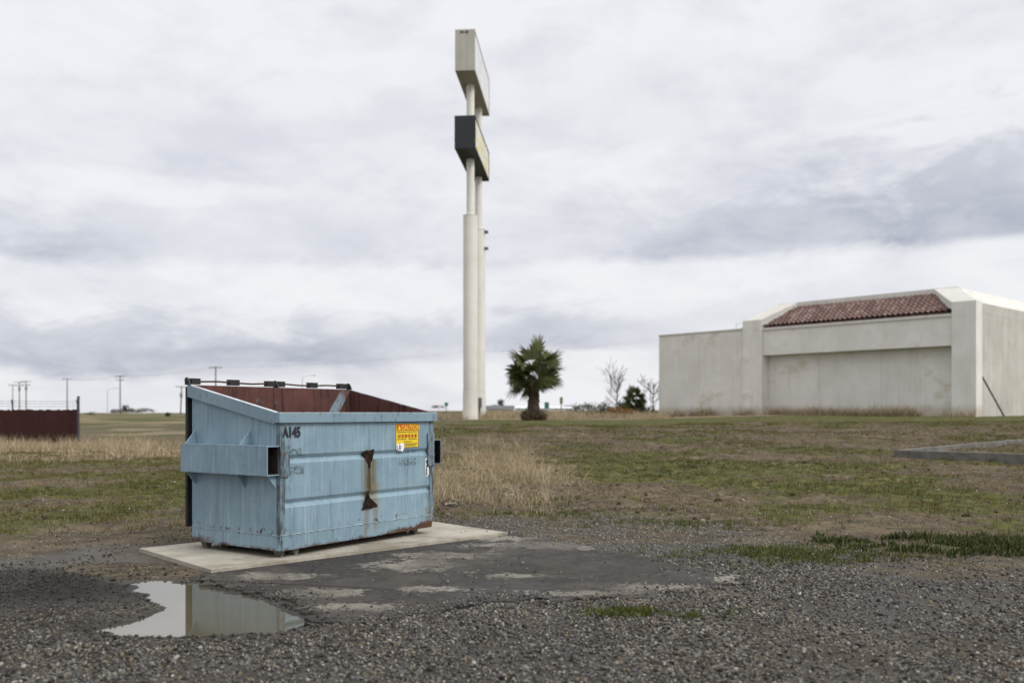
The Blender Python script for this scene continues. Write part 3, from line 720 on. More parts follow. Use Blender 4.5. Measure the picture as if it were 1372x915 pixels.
# feet
for (xx, yy) in ((X0 + .07, Y0 + .06), (X0 + .21, Y0 + .05), (X1 - .16, Y0 + .07), (X0 + .06, Y1 - .14), (X1 - .12, Y1 - .14)):
    bm = BM(); prism(bm, [(xx - .04, ZB - .001), (xx + .04, ZB - .001), (xx + .012, .0), (xx - .012, .0)], 'y', yy, yy + .06); obj('foot', bm, M_FOOT, root)
bm = BM(); box(bm, X0 + .12, X1 - .12, Y0 + .22, Y0 + .30, .001, ZB - .001); box(bm, X0 + .12, X1 - .12, Y1 - .30, Y1 - .22, .001, ZB - .001); obj('skid', bm, M_RUST, root)
# torn rusted dents over the two pressed grooves
def dent(pts, cz, cx):
    bm = BM(); c = bm.verts.new((cx, Y0 - .0028, cz)); n = len(pts); ring = []
    for i in range(n):
        a = Vector(pts[i]); b2 = Vector(pts[(i + 1) % n])
        for j in range(4):
            p = a.lerp(b2, j / 4); jx, jz = random.uniform(-.006, .006), random.uniform(-.006, .006)
            ring.append(bm.verts.new((p.x - W / 2 + jx, Y0 - .0035, p.y + jz)))
    mid = [bm.verts.new(v.co.lerp(c.co, .5) + Vector((0, random.uniform(-.003, 0), 0))) for v in ring]
    N = len(ring)
    for i in range(N):
        bm.faces.new((ring[i], ring[(i + 1) % N], mid[(i + 1) % N], mid[i])); bm.faces.new((mid[i], mid[(i + 1) % N], c))
    return obj('rusted_dent', bm, M_TORN_SHADE, root)
dent([(.885, .785), (.95, .79), (1.045, .802), (1.03, .75), (1.0, .68), (.985, .635), (.974, .63), (.962, .68)], .75, .975 - W / 2)
dent([(.952, .452), (.972, .44), (.995, .38), (1.085, .318), (1.075, .30), (.90, .292), (.885, .303), (.918, .36)], .345, .965 - W / 2)

# lettering, labels
def solid(name, c, rough=.5):
    return simple(name, c, rough, .12, 30, bump=.05)
M_INK = simple('black_stencil_ink', (.018, .018, .022), .6, .5, 60); M_YEL = solid('sticker_yellow', (.72, .52, .02)); M_ORG = solid('sticker_red_orange', (.52, .07, .012)); M_WHT = solid('sticker_white', (.75, .74, .72)); M_PUR = solid('sticker_ink_violet', (.10, .08, .22))
def text(name, s, size, sx, x, z, y, mat, parent, align='LEFT', bold=0):
    cu = bpy.data.curves.new(name, 'FONT'); cu.body = s; cu.size = size; cu.align_x = align; cu.offset = bold; cu.extrude = .0006; cu.resolution_u = 3
    tmp = bpy.data.objects.new(name, cu); COL.objects.link(tmp)
    bpy.context.view_layer.update()
    me = bpy.data.meshes.new_from_object(tmp.evaluated_get(bpy.context.evaluated_depsgraph_get()))
    COL.objects.unlink(tmp); bpy.data.objects.remove(tmp)
    me.transform(Matrix.Translation((x, y, z)) @ Matrix.Rotation(PI / 2, 4, 'X') @ Matrix.Diagonal((sx, 1, 1, 1)))
    return link_mesh(name, me, mat, parent)
u = lambda v: v - W / 2
text('stencil_number', 'A145', .110, .76, u(.022), .925, Y0 - .0075, M_INK, root, bold=.004)
su0, su1, sz0, sz1 = 1.315, 1.625, .80, 1.015
bm = BM(); box(bm, u(su0), u(su1), Y0 - .0022, Y0 + .001, sz0, sz1); stk = obj('caution_sticker', bm, M_YEL, root)
yt = Y0 - .0035
bm = BM(); box(bm, u(su0 + .012), u(su1 - .012), yt, yt + .001, sz1 - .062, sz1 - .008); obj('sticker_header', bm, M_ORG, stk)
text('sticker_word', 'CAUTION', .056, .98, u(su0 + .072), sz1 - .054, yt - .0012, M_YEL, stk, bold=.0016)
bm = BM(); prism(bm, [(u(su0 + .022), sz1 - .055), (u(su0 + .066), sz1 - .055), (u(su0 + .044), sz1 - .014)], 'y', yt - .0018, yt - .0006); obj('sticker_triangle', bm, M_YEL, stk)
bm = BM()
for zz, (a, b_) in ((sz1 - .078, (.02, .29)), (sz1 - .142, (.02, .14)), (sz1 - .142, (.17, .29)), (sz1 - .165, (.11, .22)), (sz1 - .185, (.11, .29)), (sz1 - .2, (.11, .27))):
    xx = a
    while xx < b_:
        w_ = random.uniform(.008, .022); box(bm, u(su0 + xx), u(su0 + min(xx + w_, b_)), yt, yt + .001, zz, zz + .007); xx += w_ + .005
box(bm, u(su0), u(su1), yt, yt + .001, sz0, sz0 + .004); box(bm, u(su0), u(su1), yt, yt + .001, sz1 - .004, sz1); box(bm, u(su0), u(su0 + .004), yt, yt + .001, sz0, sz1); box(bm, u(su1 - .004), u(su1), yt, yt + .001, sz0, sz1)
obj('sticker_print', bm, M_INK, stk)
for i in range(6):
    bm = BM(); bm2 = BM()
    cxx = u(su0 + .045 + i * .044); czz = sz1 - .110; N = 16
    for k in range(N):
        a0, a1 = 2 * PI * k / N, 2 * PI * (k + 1) / N
        q = [(cxx + r_ * math.cos(a), yt - .0006, czz + r_ * math.sin(a)) for r_, a in ((.019, a0), (.019, a1), (.0145, a1), (.0145, a0))]
        bm.faces.new([bm.verts.new(v) for v in q])
    hexa(bm2, [(cxx - .006 + dx, yt - .001 + dy, czz - .010 + dz) for dz in (0, .018) for dx, dy in ((0, 0), (.010 + .003 * (i % 3), 0), (.010, .001), (0, .001))])
    bm.faces.new([bm.verts.new((cxx + a * .015, yt - .0012, czz + b_ * .015)) for a, b_ in ((-.8, .6), (-.6, .8), (.8, -.6), (.6, -.8))])
    obj('prohibition_ring', bm, M_ORG, stk); obj('pictogram', bm2, M_INK, stk)
def blobby(name, pts, mat, dy): 
    bm = BM(); prism(bm, [(u(a), b_) for a, b_ in pts], 'y', Y0 - dy - .001, Y0 - dy); return obj(name, bm, mat, root)
tg = blobby('paper_sticker', [(1.322, .838), (1.345, .84), (1.36, .82), (1.37, .838), (1.405, .845), (1.425, .832), (1.42, .79), (1.40, .765), (1.375, .775), (1.34, .778), (1.32, .79)], M_WHT, .0055)
text('sticker_scrawl', 'LB', .055, .9, u(1.327), .786, Y0 - .0072, M_PUR, tg, bold=.001)
sl = blobby('paper_sticker', [(1.722, .69), (1.745, .695), (1.768, .68), (1.77, .55), (1.752, .525), (1.728, .53), (1.72, .60)], M_WHT, .0015)
for k, ch in enumerate('8ASE'): text('sticker_scrawl', ch, .042, .95, u(1.729), .648 - k * .036, Y0 - .0034, M_INK, sl, bold=.002)

# ------------------------------------------------------------------ pylon sign
def painted(name, c, streak=.2, stain=(.30, .26, .19), rough=.55):
    m, t = material(name)
    k = t.ramp(t.noise(t.obj, .8, 6, .6), [(.3, tuple(v * .9 for v in c)), (.7, tuple(min(1, v * 1.06) for v in c))])
    k = t.mix(t.m('MULTIPLY', t.smooth(t.noise(t.scale(t.obj, (5, 5, .25)), 1, 6, .7), .48, .72), streak), k, stain)
    finish(t, k, rough, t.bump(t.noise(t.obj, 6, 4), .08, .02), spec=.4); return m
M_POLE = painted('pole_white_paint', (.64, .62, .56), .15); M_CAB = painted('cabinet_grey_paint', (.36, .345, .295), .4, (.20, .17, .12)); M_CAB2 = painted('cabinet_dark_paint', (.011, .013, .016), .2, (.03, .03, .03))
m, t = material('faded_sign_face'); x_, y_, z_ = t.sep(t.obj)
c = t.ramp(t.noise(t.scale(t.obj, (1, .8, 2)), 1.2, 3, .5), [(.35, (.55, .55, .56)), (.6, (.70, .70, .69)), (.75, (.50, .52, .56))]); finish(t, c, .35); M_FACE = m
m, t = material('yellow_sign_face')
c = t.ramp(t.noise(t.scale(t.obj, (1, .8, 1.4)), .9, 2, .5), [(.38, (.62, .62, .58)), (.48, (.60, .50, .16)), (.58, (.62, .60, .52)), (.7, (.30, .30, .28))], 'CONSTANT'); finish(t, c, .35); M_FACE2 = m
SD = 50.0
sx0, sy0 = -63 / F * SD, SD
sdir = Vector((15 / F, .155, 0)).normalized(); sa = math.atan2(sdir.y, sdir.x)
sroot = empty('pylon_sign', (sx0, sy0, tz(-2.5, 54) - .1), sa, 'tall white twin pole pylon sign with two box cabinets, seen end on', 'sign')
zb = sroot.location.z
rel = lambda v, d=SD: H + (HY - v) / F * d - zb
def cabinet(name, half, L, z0, z1, mat, facemat):
    bm = BM(); box(bm, 0, L, -half, half, z0, z1); o = obj(name, bm, mat, sroot, bevel=.03)
    for sgn in (-1, 1):
        bm = BM(); y0, y1 = sorted((sgn * (half + .004), sgn * (half + .03))); box(bm, .12, L - .12, y0, y1, z0 + .12, z1 - .12); obj('sign_face', bm, facemat, o)
        bm = BM()
        for (a, b_, c0, c1) in ((.0, L, z0, z0 + .11), (.0, L, z1 - .11, z1), (.0, .11, z0 + .11, z1 - .11), (L - .11, L, z0 + .11, z1 - .11)):
            box(bm, a, b_, *sorted((sgn * (half + .004), sgn * (half + .05))), c0, c1)
        obj('face_frame', bm, mat, o)
    return o
cab1 = cabinet('sign_cabinet', .50, 7.75, rel(94.7), rel(39.7), M_CAB, M_FACE)
cabinet('sign_cabinet', .53, 7.25, rel(198.7), rel(155), M_CAB2, M_FACE2)
for k, (d, yo) in enumerate(((2.25, -.02), (6.25, -.02))):
    Yd = SD + d * sdir.y
    bm = BM(); cyl(bm, d, yo, -.5, rel(41), .225, 28); pl = obj('pole', bm, M_POLE, sroot)
    ztop = 275 / F * SD + H - zb
    bm = BM(); cyl(bm, d, yo, 1.75, ztop, .415, 36); 
    cyl(bm, d, yo, ztop + .001, ztop + .03, .43, 36); obj('pole_sleeve', bm, M_POLE, pl)
    bm = BM(); cyl(bm, d, yo, -.4, 1.74, .45, 36, .43); obj('pole_base', bm, M_POLE, pl)
M_VENT = simple('dark_vent', (.06, .06, .055), .7, .2)
for yy in (-.10, .16):
    bm = BM(); box(bm, -.022, -.001, yy - .09, yy + .09, rel(44.5), rel(42)); obj('vent', bm, M_VENT, cab1)
M_GREYBOX = simple('grey_metal_box', (.10, .11, .13), .5, .4)
bm = BM(); box(bm, 5.52, 5.79, -.28, .02, .75, 1.35); box(bm, 5.6, 5.79, -.2, -.1, .05, .749); obj('meter_box', bm, M_GREYBOX, sroot, bevel=.02)
for zz in (308, 330):
    h_ = H + (HY - zz - 5) / F * (SD * 1.125) - zb
    bm = BM(); box(bm, 6.05, 6.35, -.62, -.30, h_, h_ + .14); obj('flood_lamp', bm, M_GREYBOX, sroot, bevel=.02)

# ------------------------------------------------------------------ palm
def leaf_mat(name, a, b, c, trans=.2):
    return ramp_mat(name, [(0, a), (.5, b), (1, c)], .55, trans, .4)
M_FROND = leaf_mat('palm_green', (.042, .050, .012), (.105, .115, .030), (.23, .21, .075), .35); M_DEADF = leaf_mat('palm_dead', (.05, .032, .018), (.10, .07, .04), (.17, .125, .075), .1)
M_TRUNK = simple('palm_fibre_bark', (.075, .052, .034), .95, .6, 9, bump=.9, bd=.05)
def fan_leaf(V, Fc, R, base, d, L, Rf, droop, tone, nseg=17, spread=72):
    d = d.normalized(); up = Vector((0, 0, 1)); s = d.cross(up)
    if s.length < .1: s = Vector((1, 0, 0))
    s.normalize(); n = s.cross(d).normalized(); ph_ = random.uniform(-1.1, 1.1); s, n = (s * math.cos(ph_) + n * math.sin(ph_)).normalized(), (n * math.cos(ph_) - s * math.sin(ph_)).normalized()
    tip = base + d * L + Vector((0, 0, -droop * .15)); r = .018
    pd, ps, pn = d, s, n
    i0 = len(V)
    V += [base + s * r, base - s * r, tip - s * r * .6, tip + s * r * .6, base - pn * r, tip - pn * r * .6]
    Fc += [(i0, i0 + 1, i0 + 2, i0 + 3), (i0 + 1, i0 + 4, i0 + 5, i0 + 2), (i0 + 4, i0, i0 + 3, i0 + 5)]; R += [tone * .9 + .1] * 6
    bt_ = rad(random.uniform(0, 34)) * (1 - max(0, d.z) ** 2 * .6); w0 = random.uniform(0, 2 * PI)
    pp = (s * math.cos(w0) + n * math.sin(w0)); pp = (pp - Vector((0, 0, .35))); pp = (pp - d * pp.dot(d)).normalized()
    s = d.cross(pp).normalized(); d = (d * math.cos(bt_) + pp * math.sin(bt_)).normalized(); n = s.cross(d).normalized()
    for k in range(nseg):
        a = rad(-spread + 2 * spread * (k + .5) / nseg + random.uniform(-2, 2))
        q = d * math.cos(a) + s * math.sin(a)
        l = Rf * (.72 + .33 * math.cos(a * 1.2)) * random.uniform(.82, 1.1)
        w = l * .050 + .010
        pr = d * -math.sin(a) + s * math.cos(a)
        cup = n * (.10 * l * abs(math.sin(a)))
        m1 = tip + q * l * .40 + cup * .6; en = tip + q * l + cup - Vector((0, 0, 1)) * (droop * random.uniform(.5, 1.3) * .42)
        m2 = tip + q * l * .78 + cup * .9 - Vector((0, 0, 1)) * droop * .14
        i0 = len(V)
        V += [tip, m1 + pr * w, m1 - pr * w, m2 + pr * w * .6 + n * .01, m2 - pr * w * .6 + n * .01, en]
        Fc += [(i0, i0 + 2, i0 + 1), (i0 + 1, i0 + 2, i0 + 4, i0 + 3), (i0 + 3, i0 + 4, i0 + 5)]
        tn = min(1, max(0, tone + random.uniform(-.15, .15))); R += [tn] * 6
def palm(loc, ht, Rf, pet, nleaf, label, trunk_r=.24, ndead=14, mound=True):
    r0 = empty('palm_tree', loc, 0, label, 'palm tree')
    V, Fc, R = [], [], []
    c = Vector((0, 0, ht))
    for i in range(nleaf):
        f = (i + .5) / nleaf; el = math.asin(max(-1, min(1, 1 - 1.46 * f))); az = i * 2.39996 + random.uniform(-.2, .2)
        d = Vector((math.cos(az) * math.cos(el), math.sin(az) * math.cos(el), math.sin(el)))
        fan_leaf(V, Fc, R, c + Vector((0, 0, .12 - .35 * f)) + d * .1, d, pet * random.uniform(.8, 1.1) * (.62 + .55 * max(0, math.sin(el))), Rf * random.uniform(.85, 1.1) * (.9 + .3 * max(0, math.sin(el))), random.uniform(.1, .75), random.uniform(.05, .35))
    for i in range(nleaf * 2 // 5):
        az = i * 2.39996 + 1; el = math.asin(random.uniform(-.35, .95)); d = Vector((math.cos(az) * math.cos(el), math.sin(az) * math.cos(el), math.sin(el)))
        fan_leaf(V, Fc, R, c + Vector((0, 0, random.uniform(-.2, .1))), d, pet * random.uniform(.3, .65), Rf * random.uniform(.7, .95), random.uniform(.1, .6), random.uniform(.05, .3))
    def mk(name, mat):
        me = arrays_mesh(name, np.array([v[:] for v in V]), np.concatenate([np.array(f) for f in Fc]), [len(f) for f in Fc], {'rnd': np.array(R)}); link_mesh(name, me, mat, r0)
    mk('crown', M_FROND)
    if ndead:
        V.clear(); Fc.clear(); R.clear()
        for i in range(ndead):
            az = i * 2.4; el = rad(random.uniform(-62, -22)); d = Vector((math.cos(az) * math.cos(el), math.sin(az) * math.cos(el), math.sin(el)))
            fan_leaf(V, Fc, R, c + Vector((0, 0, -.2)), d, pet * .35, Rf * .7, .2, random.random(), 16, 70)
        mk('dead_leaf_skirt', M_DEADF)
    bm = BM(); pts, rr = [], []
    for k in range(15):
        z = (ht - .12) * k / 14; pts.append((0, 0, z - .1)); rr.append(trunk_r * (1 + .35 * (1 - k / 14)) * (1 + .12 * (k % 2)))
    tube(bm, pts, rr, 18)
    for v in bm.verts: v.co.x += random.uniform(-.02, .02); v.co.y += random.uniform(-.02, .02)
    obj('trunk', bm, M_TRUNK, r0)
    if mound:
        n = 1500; a = rng.uniform(0, 2 * PI, n); q = rng.uniform(.25, .62, n)
        me = blades_mesh('fibre_mound', np.cos(a) * q, np.sin(a) * q, rng.uniform(-.05, .45, n) * (1.1 - q), rng.uniform(.15, .45, n), rng.uniform(.03, .07, n), rng.uniform(.3, 1.2, n), rng.random(n)); link_mesh('fibre_mound', me, M_DEADF, r0)
    return r0
PX, PY = (715 - CX) / F * 47, 47
random.seed(2)
palm((PX, PY, tz(PX, PY)), 2.35, 1.0, .80, 31, 'stocky fan palm with a full green crown beside the pylon sign', ndead=9)
random.seed(8)
QX, QY = (851 - CX) / F * 62, 62
palm((QX, QY, tz(QX, QY) - .1), 1.0, .62, .45, 34, 'small bushy young fan palm beside the pale building', .16, 6, False)

# bare trees
M_BARK = simple('grey_brown_bark', (.10, .08, .075), .9, .4, 12)
def bare_tree(px, dist, ht, seed, label):
    random.seed(seed)
    x = (px - CX) / F * dist; r0 = empty('bare_tree', (x, dist, tz(x, dist) - .1), 0, label, 'tree', 'leafless trees beside the building')
    tb, cb = BM(), BM()
    def branch(bm, p, d, l, r, depth):
        pts = [p]; rr = [r]; n = 4
        for i in range(n):
            w_ = .06 if depth == 0 else .22
            d = (d + Vector((random.uniform(-w_, w_), random.uniform(-w_, w_), random.uniform(-.02, .16)))).normalized()
            p = p + d * l / n; pts.append(p); rr.append(r * (1 - (.75 if depth == 0 else .55) * (i + 1) / n))
        tube(bm, pts, [max(q, .0085) for q in rr], 6 if depth < 2 else 4)
        if depth < 3:
            for k in range(random.randint(3, 4) if depth else 11):
                a = random.uniform(0, 2 * PI); q = pts[random.randint(2, n)] if depth else pts[random.choice((1, 2, 2, 3, 3, 4))]
                dd = (d * .8 + Vector((math.cos(a), math.sin(a), .25)) * (random.uniform(.5, .95) if depth else random.uniform(.9, 1.5))).normalized()
                branch(cb, q, dd, l * (random.uniform(.55, .75) if depth else random.uniform(.32, .5)), rr[2] * .55, depth + 1)
    branch(tb, Vector((0, 0, 0)), Vector((0, 0, 1)), ht * .66, ht * .020, 0)
    obj('trunk', tb, M_BARK, r0); obj('bare_crown', cb, M_BARK, r0)
bare_tree(826, 66, 3.6, 5, 'leafless grey tree standing in the open left of the young palm')
bare_tree(876, 64, 3.2, 21, 'leafless thin tree close against the left end of the building')
random.seed(31)

# shrubs: leaf clumps
def leaf_cloud(name, n, rx, ry, rz, size, mat, parent, cz, lumps=9):
    c = rng.normal(0, 1, (lumps, 3)); c /= np.linalg.norm(c, axis=1)[:, None]; c *= rng.uniform(.35, .8, (lumps, 1))
    k = rng.integers(0, lumps, n); p = c[k] + rng.normal(0, .24, (n, 3))
    p = p * np.array([rx, ry, rz]); p[:, 2] += cz; p[:, 2] = np.maximum(p[:, 2], .03)
    a = rng.normal(0, 1, (n, 3)); a /= np.linalg.norm(a, axis=1)[:, None]; b = np.cross(a, rng.normal(0, 1, (n, 3))); b /= np.linalg.norm(b, axis=1)[:, None]
    s = size * rng.uniform(.6, 1.4, (n, 1))
    V = np.stack([p - a * s, p + b * s * .45, p + a * s, p - b * s * .45], 1).reshape(-1, 3)
    me = arrays_mesh(name, V, np.arange(n * 4), np.full(n, 4), {'rnd': np.repeat(np.clip(rng.random(n) * .6 + .4 * rng.random(lumps)[k], 0, 1), 4)})
    return link_mesh(name, me, mat, parent)
M_SHRUB = ramp_mat('shrub_leaves', [(0, (.018, .026, .010)), (.5, (.038, .048, .018)), (1, (.08, .085, .035))], .8, .2); M_ORANGE = ramp_mat('rusty_shrub_leaves', [(0, (.10, .045, .018)), (.5, (.20, .10, .035)), (1, (.30, .18, .07))], .85, .2); M_FAR = ramp_mat('far_tree_leaves', [(0, (.06, .065, .055)), (.5, (.085, .09, .075)), (1, (.12, .125, .105))], .9, .1)
def shrub(px, dist, rx, rz, mat, label, n=900, size=.07, cat='shrub'):
    x = (px - CX) / F * dist; r0 = empty('shrub', (x, dist, tz(x, dist)), 0, label, cat)
    leaf_cloud('foliage', n, rx, rx * .8, rz, size, mat, r0, rz * .8)
    bm = BM()
    for k in range(5):
        a = k * 1.3; tube(bm, [(0, 0, -.05), (math.cos(a) * rx * .3, math.sin(a) * rx * .3, rz * .6), (math.cos(a) * rx * .6, math.sin(a) * rx * .5, rz * 1.2)], [.025, .015, .006], 5)
    obj('stem', bm, M_BARK, r0)
shrub(815, 60, .75, .55, M_SHRUB, 'dark green low shrub left of the taller bare tree', 700)
shrub(828, 57, 1.1, .42, M_ORANGE, 'rusty orange low shrub in front of the bare tree', 900)
shrub(838, 64, .8, .7, M_SHRUB, 'dark shrub at the foot of the young palm', 800)
shrub(864, 60, 1.0, .45, M_SHRUB, 'low spreading dark shrub right of the young palm', 800)
shrub(790, 70, 1.7, .55, M_SHRUB, 'flat olive mound of brush behind the dry grass', 900)

# ------------------------------------------------------------------ building
stuc, t = material('weathered_stucco'); p = t.obj
c = t.ramp(t.noise(p, .5, 6, .6), [(.3, (.60, .58, .53)), (.7, (.74, .72, .68))])
c = t.mix(t.m('MULTIPLY', t.smooth(t.noise(t.scale(p, (3.2, 3.2, .35)), 1, 6, .7), .50, .74), .32), c, (.40, .36, .29))
c = t.mix(t.m('MULTIPLY', t.smooth(t.noise(t.scale(p, (.5, .5, .55)), 1, 6, .65), .56, .70), .5), c, (.40, .32, .19))
c = t.mix(t.m('MULTIPLY', t.smooth(t.noise(p, 9, 5, .7), .5, .75), .18), c, (.45, .43, .38))
zz = t.sep(p)[2]
c = t.mix(t.m('MULTIPLY', t.m('SUBTRACT', 1.0, t.smooth(t.m('ADD', zz, t.m('MULTIPLY', t.noise(p, 2.5, 5, .7), -.5)), -.1, .45)), .5), c, (.34, .28, .19))
finish(t, c, .92, t.bump(t.noise(p, 40, 4, .7), .3, .02), spec=.2)
BP = Vector((9.27, 58.58, 0)); bang = math.atan2(-.737, .676)
BZ = 1.0
bld = empty('building', (BP.x, BP.y, BZ), bang, 'low off white stucco building with a tiled mansard between two pillars', 'building')
# local x runs along the facade to the right, local +y goes back into the building
zt_ = 6.08 - BZ; zp = 6.60 - BZ; zk = 7.52 - BZ
bm = BM(); box(bm, 0, 6.455, .30, 14, -.6, zt_); box(bm, 0, 2.0, .297, .2995, 2.05, 2.07); obj('wall', bm, stuc, bld)
bm = BM(); box(bm, 7.735, 18.425, .75, 14, -.6, zt_ - .03)
obj('wall', bm, stuc, bld)
stuc2, t = material('stained_stucco_sun_offset'); p = t.obj
c = t.ramp(t.noise(p, .6, 6, .6), [(.3, (.40, .385, .34)), (.7, (.51, .49, .44))])  # stained, and base darkened to offset the sun on this side wall
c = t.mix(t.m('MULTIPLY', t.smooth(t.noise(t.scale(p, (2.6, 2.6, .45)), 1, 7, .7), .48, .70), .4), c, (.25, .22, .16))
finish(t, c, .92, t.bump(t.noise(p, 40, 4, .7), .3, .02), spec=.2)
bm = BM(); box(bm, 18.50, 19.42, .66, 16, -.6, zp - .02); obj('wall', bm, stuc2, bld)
for a, b_, pz in ((6.46, 7.73, zp - .05), (18.43, 19.58, zp)):
    bm = BM(); box(bm, a, b_, 0, .76, -.6, pz); obj('pillar', bm, stuc, bld, bevel=.02)
bm = BM(); box(bm, 7.735, 18.425, .13, .745, 4.48 - BZ, zt_ - .16); obj('beam', bm, stuc, bld)
M_JOINT = simple('joint_filler', (.46, .44, .40), .9, .2)
for jx in (10.9, 14.5):
    bm = BM(); box(bm, jx, jx + .018, .744, .7495, .2, 4.48 - BZ); obj('panel_joint', bm, M_JOINT, bld)
for jx in (3.1,):
    bm = BM(); box(bm, jx, jx + .018, .2935, .2965, .2, zt_ - .2); obj('panel_joint', bm, M_JOINT, bld)
M_TRIM = painted('cream_trim', (.60, .58, .53), .35, (.36, .32, .24), .85)
bm = BM(); box(bm, 7.735, 18.425, .06, .6, zt_ - .155, zt_ - .02); obj('eave_trim', bm, M_TRIM, bld, bevel=.015)
bm = BM(); box(bm, 0, 6.455, .24, .6, zt_ + .001, zt_ + .07); obj('wall_coping', bm, M_TRIM, bld)
ins = 1.45
def hipc(a0, a1, sgn, pz):
    bm = BM(); b0, b1 = a0 + sgn * ins, a1 + sgn * ins
    hexa(bm, [(a0, .002, pz - .35), (a1, .002, pz - .35), (b1, ins, zk - .6), (b0, ins, zk - .6), (a0, .002, pz + .004), (a1, .002, pz + .004), (b1, ins, zk), (b0, ins, zk)])
    bmesh.ops.recalc_face_normals(bm, faces=bm.faces); obj('hip_coping', bm, M_TRIM, bld)
hipc(6.46, 7.73, 1, zp - .05); hipc(18.43, 19.58, -1, zp)
xl, xr = 6.46 + ins, 19.58 - ins
bm = BM(); box(bm, xl, xr, ins + .003, ins + .35, zk - 1.2, zk + .02); obj('parapet', bm, M_TRIM, bld, bevel=.02)
bm = BM()
hexa(bm, [(18.6, .66, zp - .5), (19.43, .66, zp - .5), (19.43, 16, zp - .5), (18.6, 16, zp - .5), (xr - .05, ins + .36, zk), (xr, ins + .36, zk), (xr, 14.5, zk), (xr - .05, 14.5, zk)])
hexa(bm, [(6.6, .66, zp - .9), (7.4, .66, zp - .9), (7.4, 14, zp - .9), (6.6, 14, zp - .9), (xl, ins + .36, zk - .01), (xl + .05, ins + .36, zk - .01), (xl + .05, 14, zk - .01), (xl, 14, zk - .01)])
box(bm, xl + .06, xr - .06, ins + .36, 14.4, zk - .5, zk - .2)
obj('roof', bm, M_TRIM, bld)
m, t = material('clay_roof_tile'); p = t.obj
cell = t.n('ShaderNodeTexVoronoi'); t.put(cell.inputs['Vector'], t.scale(p, (3.4, 4.5, .01))); cell.inputs['Scale'].default_value = 1
cs = t.n('ShaderNodeSeparateColor'); t.L.new(cell.outputs['Color'], cs.inputs[0])
c = t.ramp(cs.outputs[0], [(0, (.125, .078, .066)), (.4, (.16, .102, .086)), (.75, (.20, .130, .112)), (1, (.27, .19, .17))])
c = t.mix(t.m('MULTIPLY', t.smooth(t.noise(p, 1.6, 6, .7), .5, .7), .35), c, (.12, .085, .07))
finish(t, c, .85, spec=.25)
# barrel tiles, modelled as rolls with stepped courses
NC, NR = 38, 7; SUB = 8; V, Fq = [], []
z_e, z_t = 6.10 - BZ, 7.22 - BZ
rows = []
for r in range(NR):
    for e in (0, 1): rows.append((r + e * .999, (r + e) / NR, .075 if e == 0 else .02))
ncol = NC * SUB + 1
for (_, f, lift) in rows:
    yy = .10 + f * (ins - .10); s0 = 7.73 + yy + .02; s1 = 18.43 - yy - .02; zc = z_e + (z_t - z_e) * f
    for i in range(ncol):
        q = i / (ncol - 1); xx = 7.8 + q * (18.36 - 7.8); xx = min(max(xx, s0), s1)
        ph = (xx - 7.8) / (18.36 - 7.8) * NC % 1
        V.append((xx, yy, zc + lift + .10 * abs(math.sin(ph * PI)) ** .7))
nr = len(rows)
for r in range(nr - 1):
    for i in range(ncol - 1):
        a = r * ncol + i; Fq.append((a, a + 1, a + ncol + 1, a + ncol))
b0 = len(V)
V += [(7.8, .10, z_e - .1), (18.36, .10, z_e - .1), (16.95, ins, z_t - .15), (9.2, ins, z_t - .15)]; Fq.append((b0, b0 + 3, b0 + 2, b0 + 1))
me = bpy.data.meshes.new('tile_roof'); me.from_pydata(V, [], Fq); me.update(); link_mesh('tile_roof', me, m, bld)
M_STEEL = simple('galvanised_pipe', (.42, .42, .43), .5, .2)
bm = BM(); zr_ = zt_ + .07
for a in (4.35, 4.85): tube(bm, [(a, 2.5, zr_ - .3), (a, 2.5, zr_ + .55)], .02, 6)
tube(bm, [(4.35, 2.5, zr_ + .54), (4.95, 2.5, zr_ + .54)], .02, 6); tube(bm, [(4.85, 2.5, zr_ + .54), (4.95, 3.1, zr_ + .54), (4.95, 3.1, zr_ - .3)], .02, 6)
obj('roof_rail', bm, M_STEEL, bld)
M_DKPIPE = simple('dark_weathered_pipe', (.09, .085, .08), .7, .3)
bx = lambda s, d: (BP.x + .676 * s + .737 * d, BP.y - .737 * s + .676 * d)
a, b_ = bx(20.35, 1.45); a2, b2_ = bx(19.47, 1.05)
bm = BM(); z0 = tz(a, b_); tube(bm, [(a, b_, z0 - .02), (a2, b2_, z0 + 1.95)], .045, 8)
tag(obj('leaning_pipe', bm, M_DKPIPE), 'dark thin pipe leaning on the building side wall beside its corner pillar', 'pipe')

# ------------------------------------------------------------------ concrete kerb frame on the right
kd = Vector((.66, -.75, 0)).normalized(); kb = Vector((.70, .715, 0)).normalized()
K0 = Vector((7.76, 18.5, 0)); ktop = .385
M_KERB = simple('kerb_concrete', (.13, .122, .105), .9, .4, 5); M_SLAB = simple('slab_concrete', (.34, .335, .315), .9, .2, 1.4)
kr = empty('concrete_foundation', (K0.x, K0.y, 0), math.atan2(kd.y, kd.x), 'low grey concrete kerb frame with slab lying in the field at right', 'foundation')
def kz(d): return ktop + .014 * d
def kbar(x0, x1, y0, y1, top=0, low=-.45):
    bm = BM(); hexa(bm, [(x0, y0, low), (x1, y0, low), (x1, y1, low), (x0, y1, low), (x0, y0, kz(y0) + top), (x1, y0, kz(y0) + top), (x1, y1, kz(y1) + top), (x0, y1, kz(y1) + top)]); return bm
obj('kerb', kbar(0, 9, 0, .15), M_KERB, kr, bevel=.012); obj('kerb', kbar(0, .15, .153, 11), M_KERB, kr, bevel=.012); obj('kerb', kbar(.153, 9, 10.85, 11), M_KERB, kr, bevel=.012)
obj('slab', kbar(3.2, 9, .153, 10.84, -.085), M_SLAB, kr); obj('slab_gravel_bed', kbar(.153, 3.197, .153, 10.84, -.16), simple('grey_grit', (.14, .13, .115), .95, .4, 18), kr)

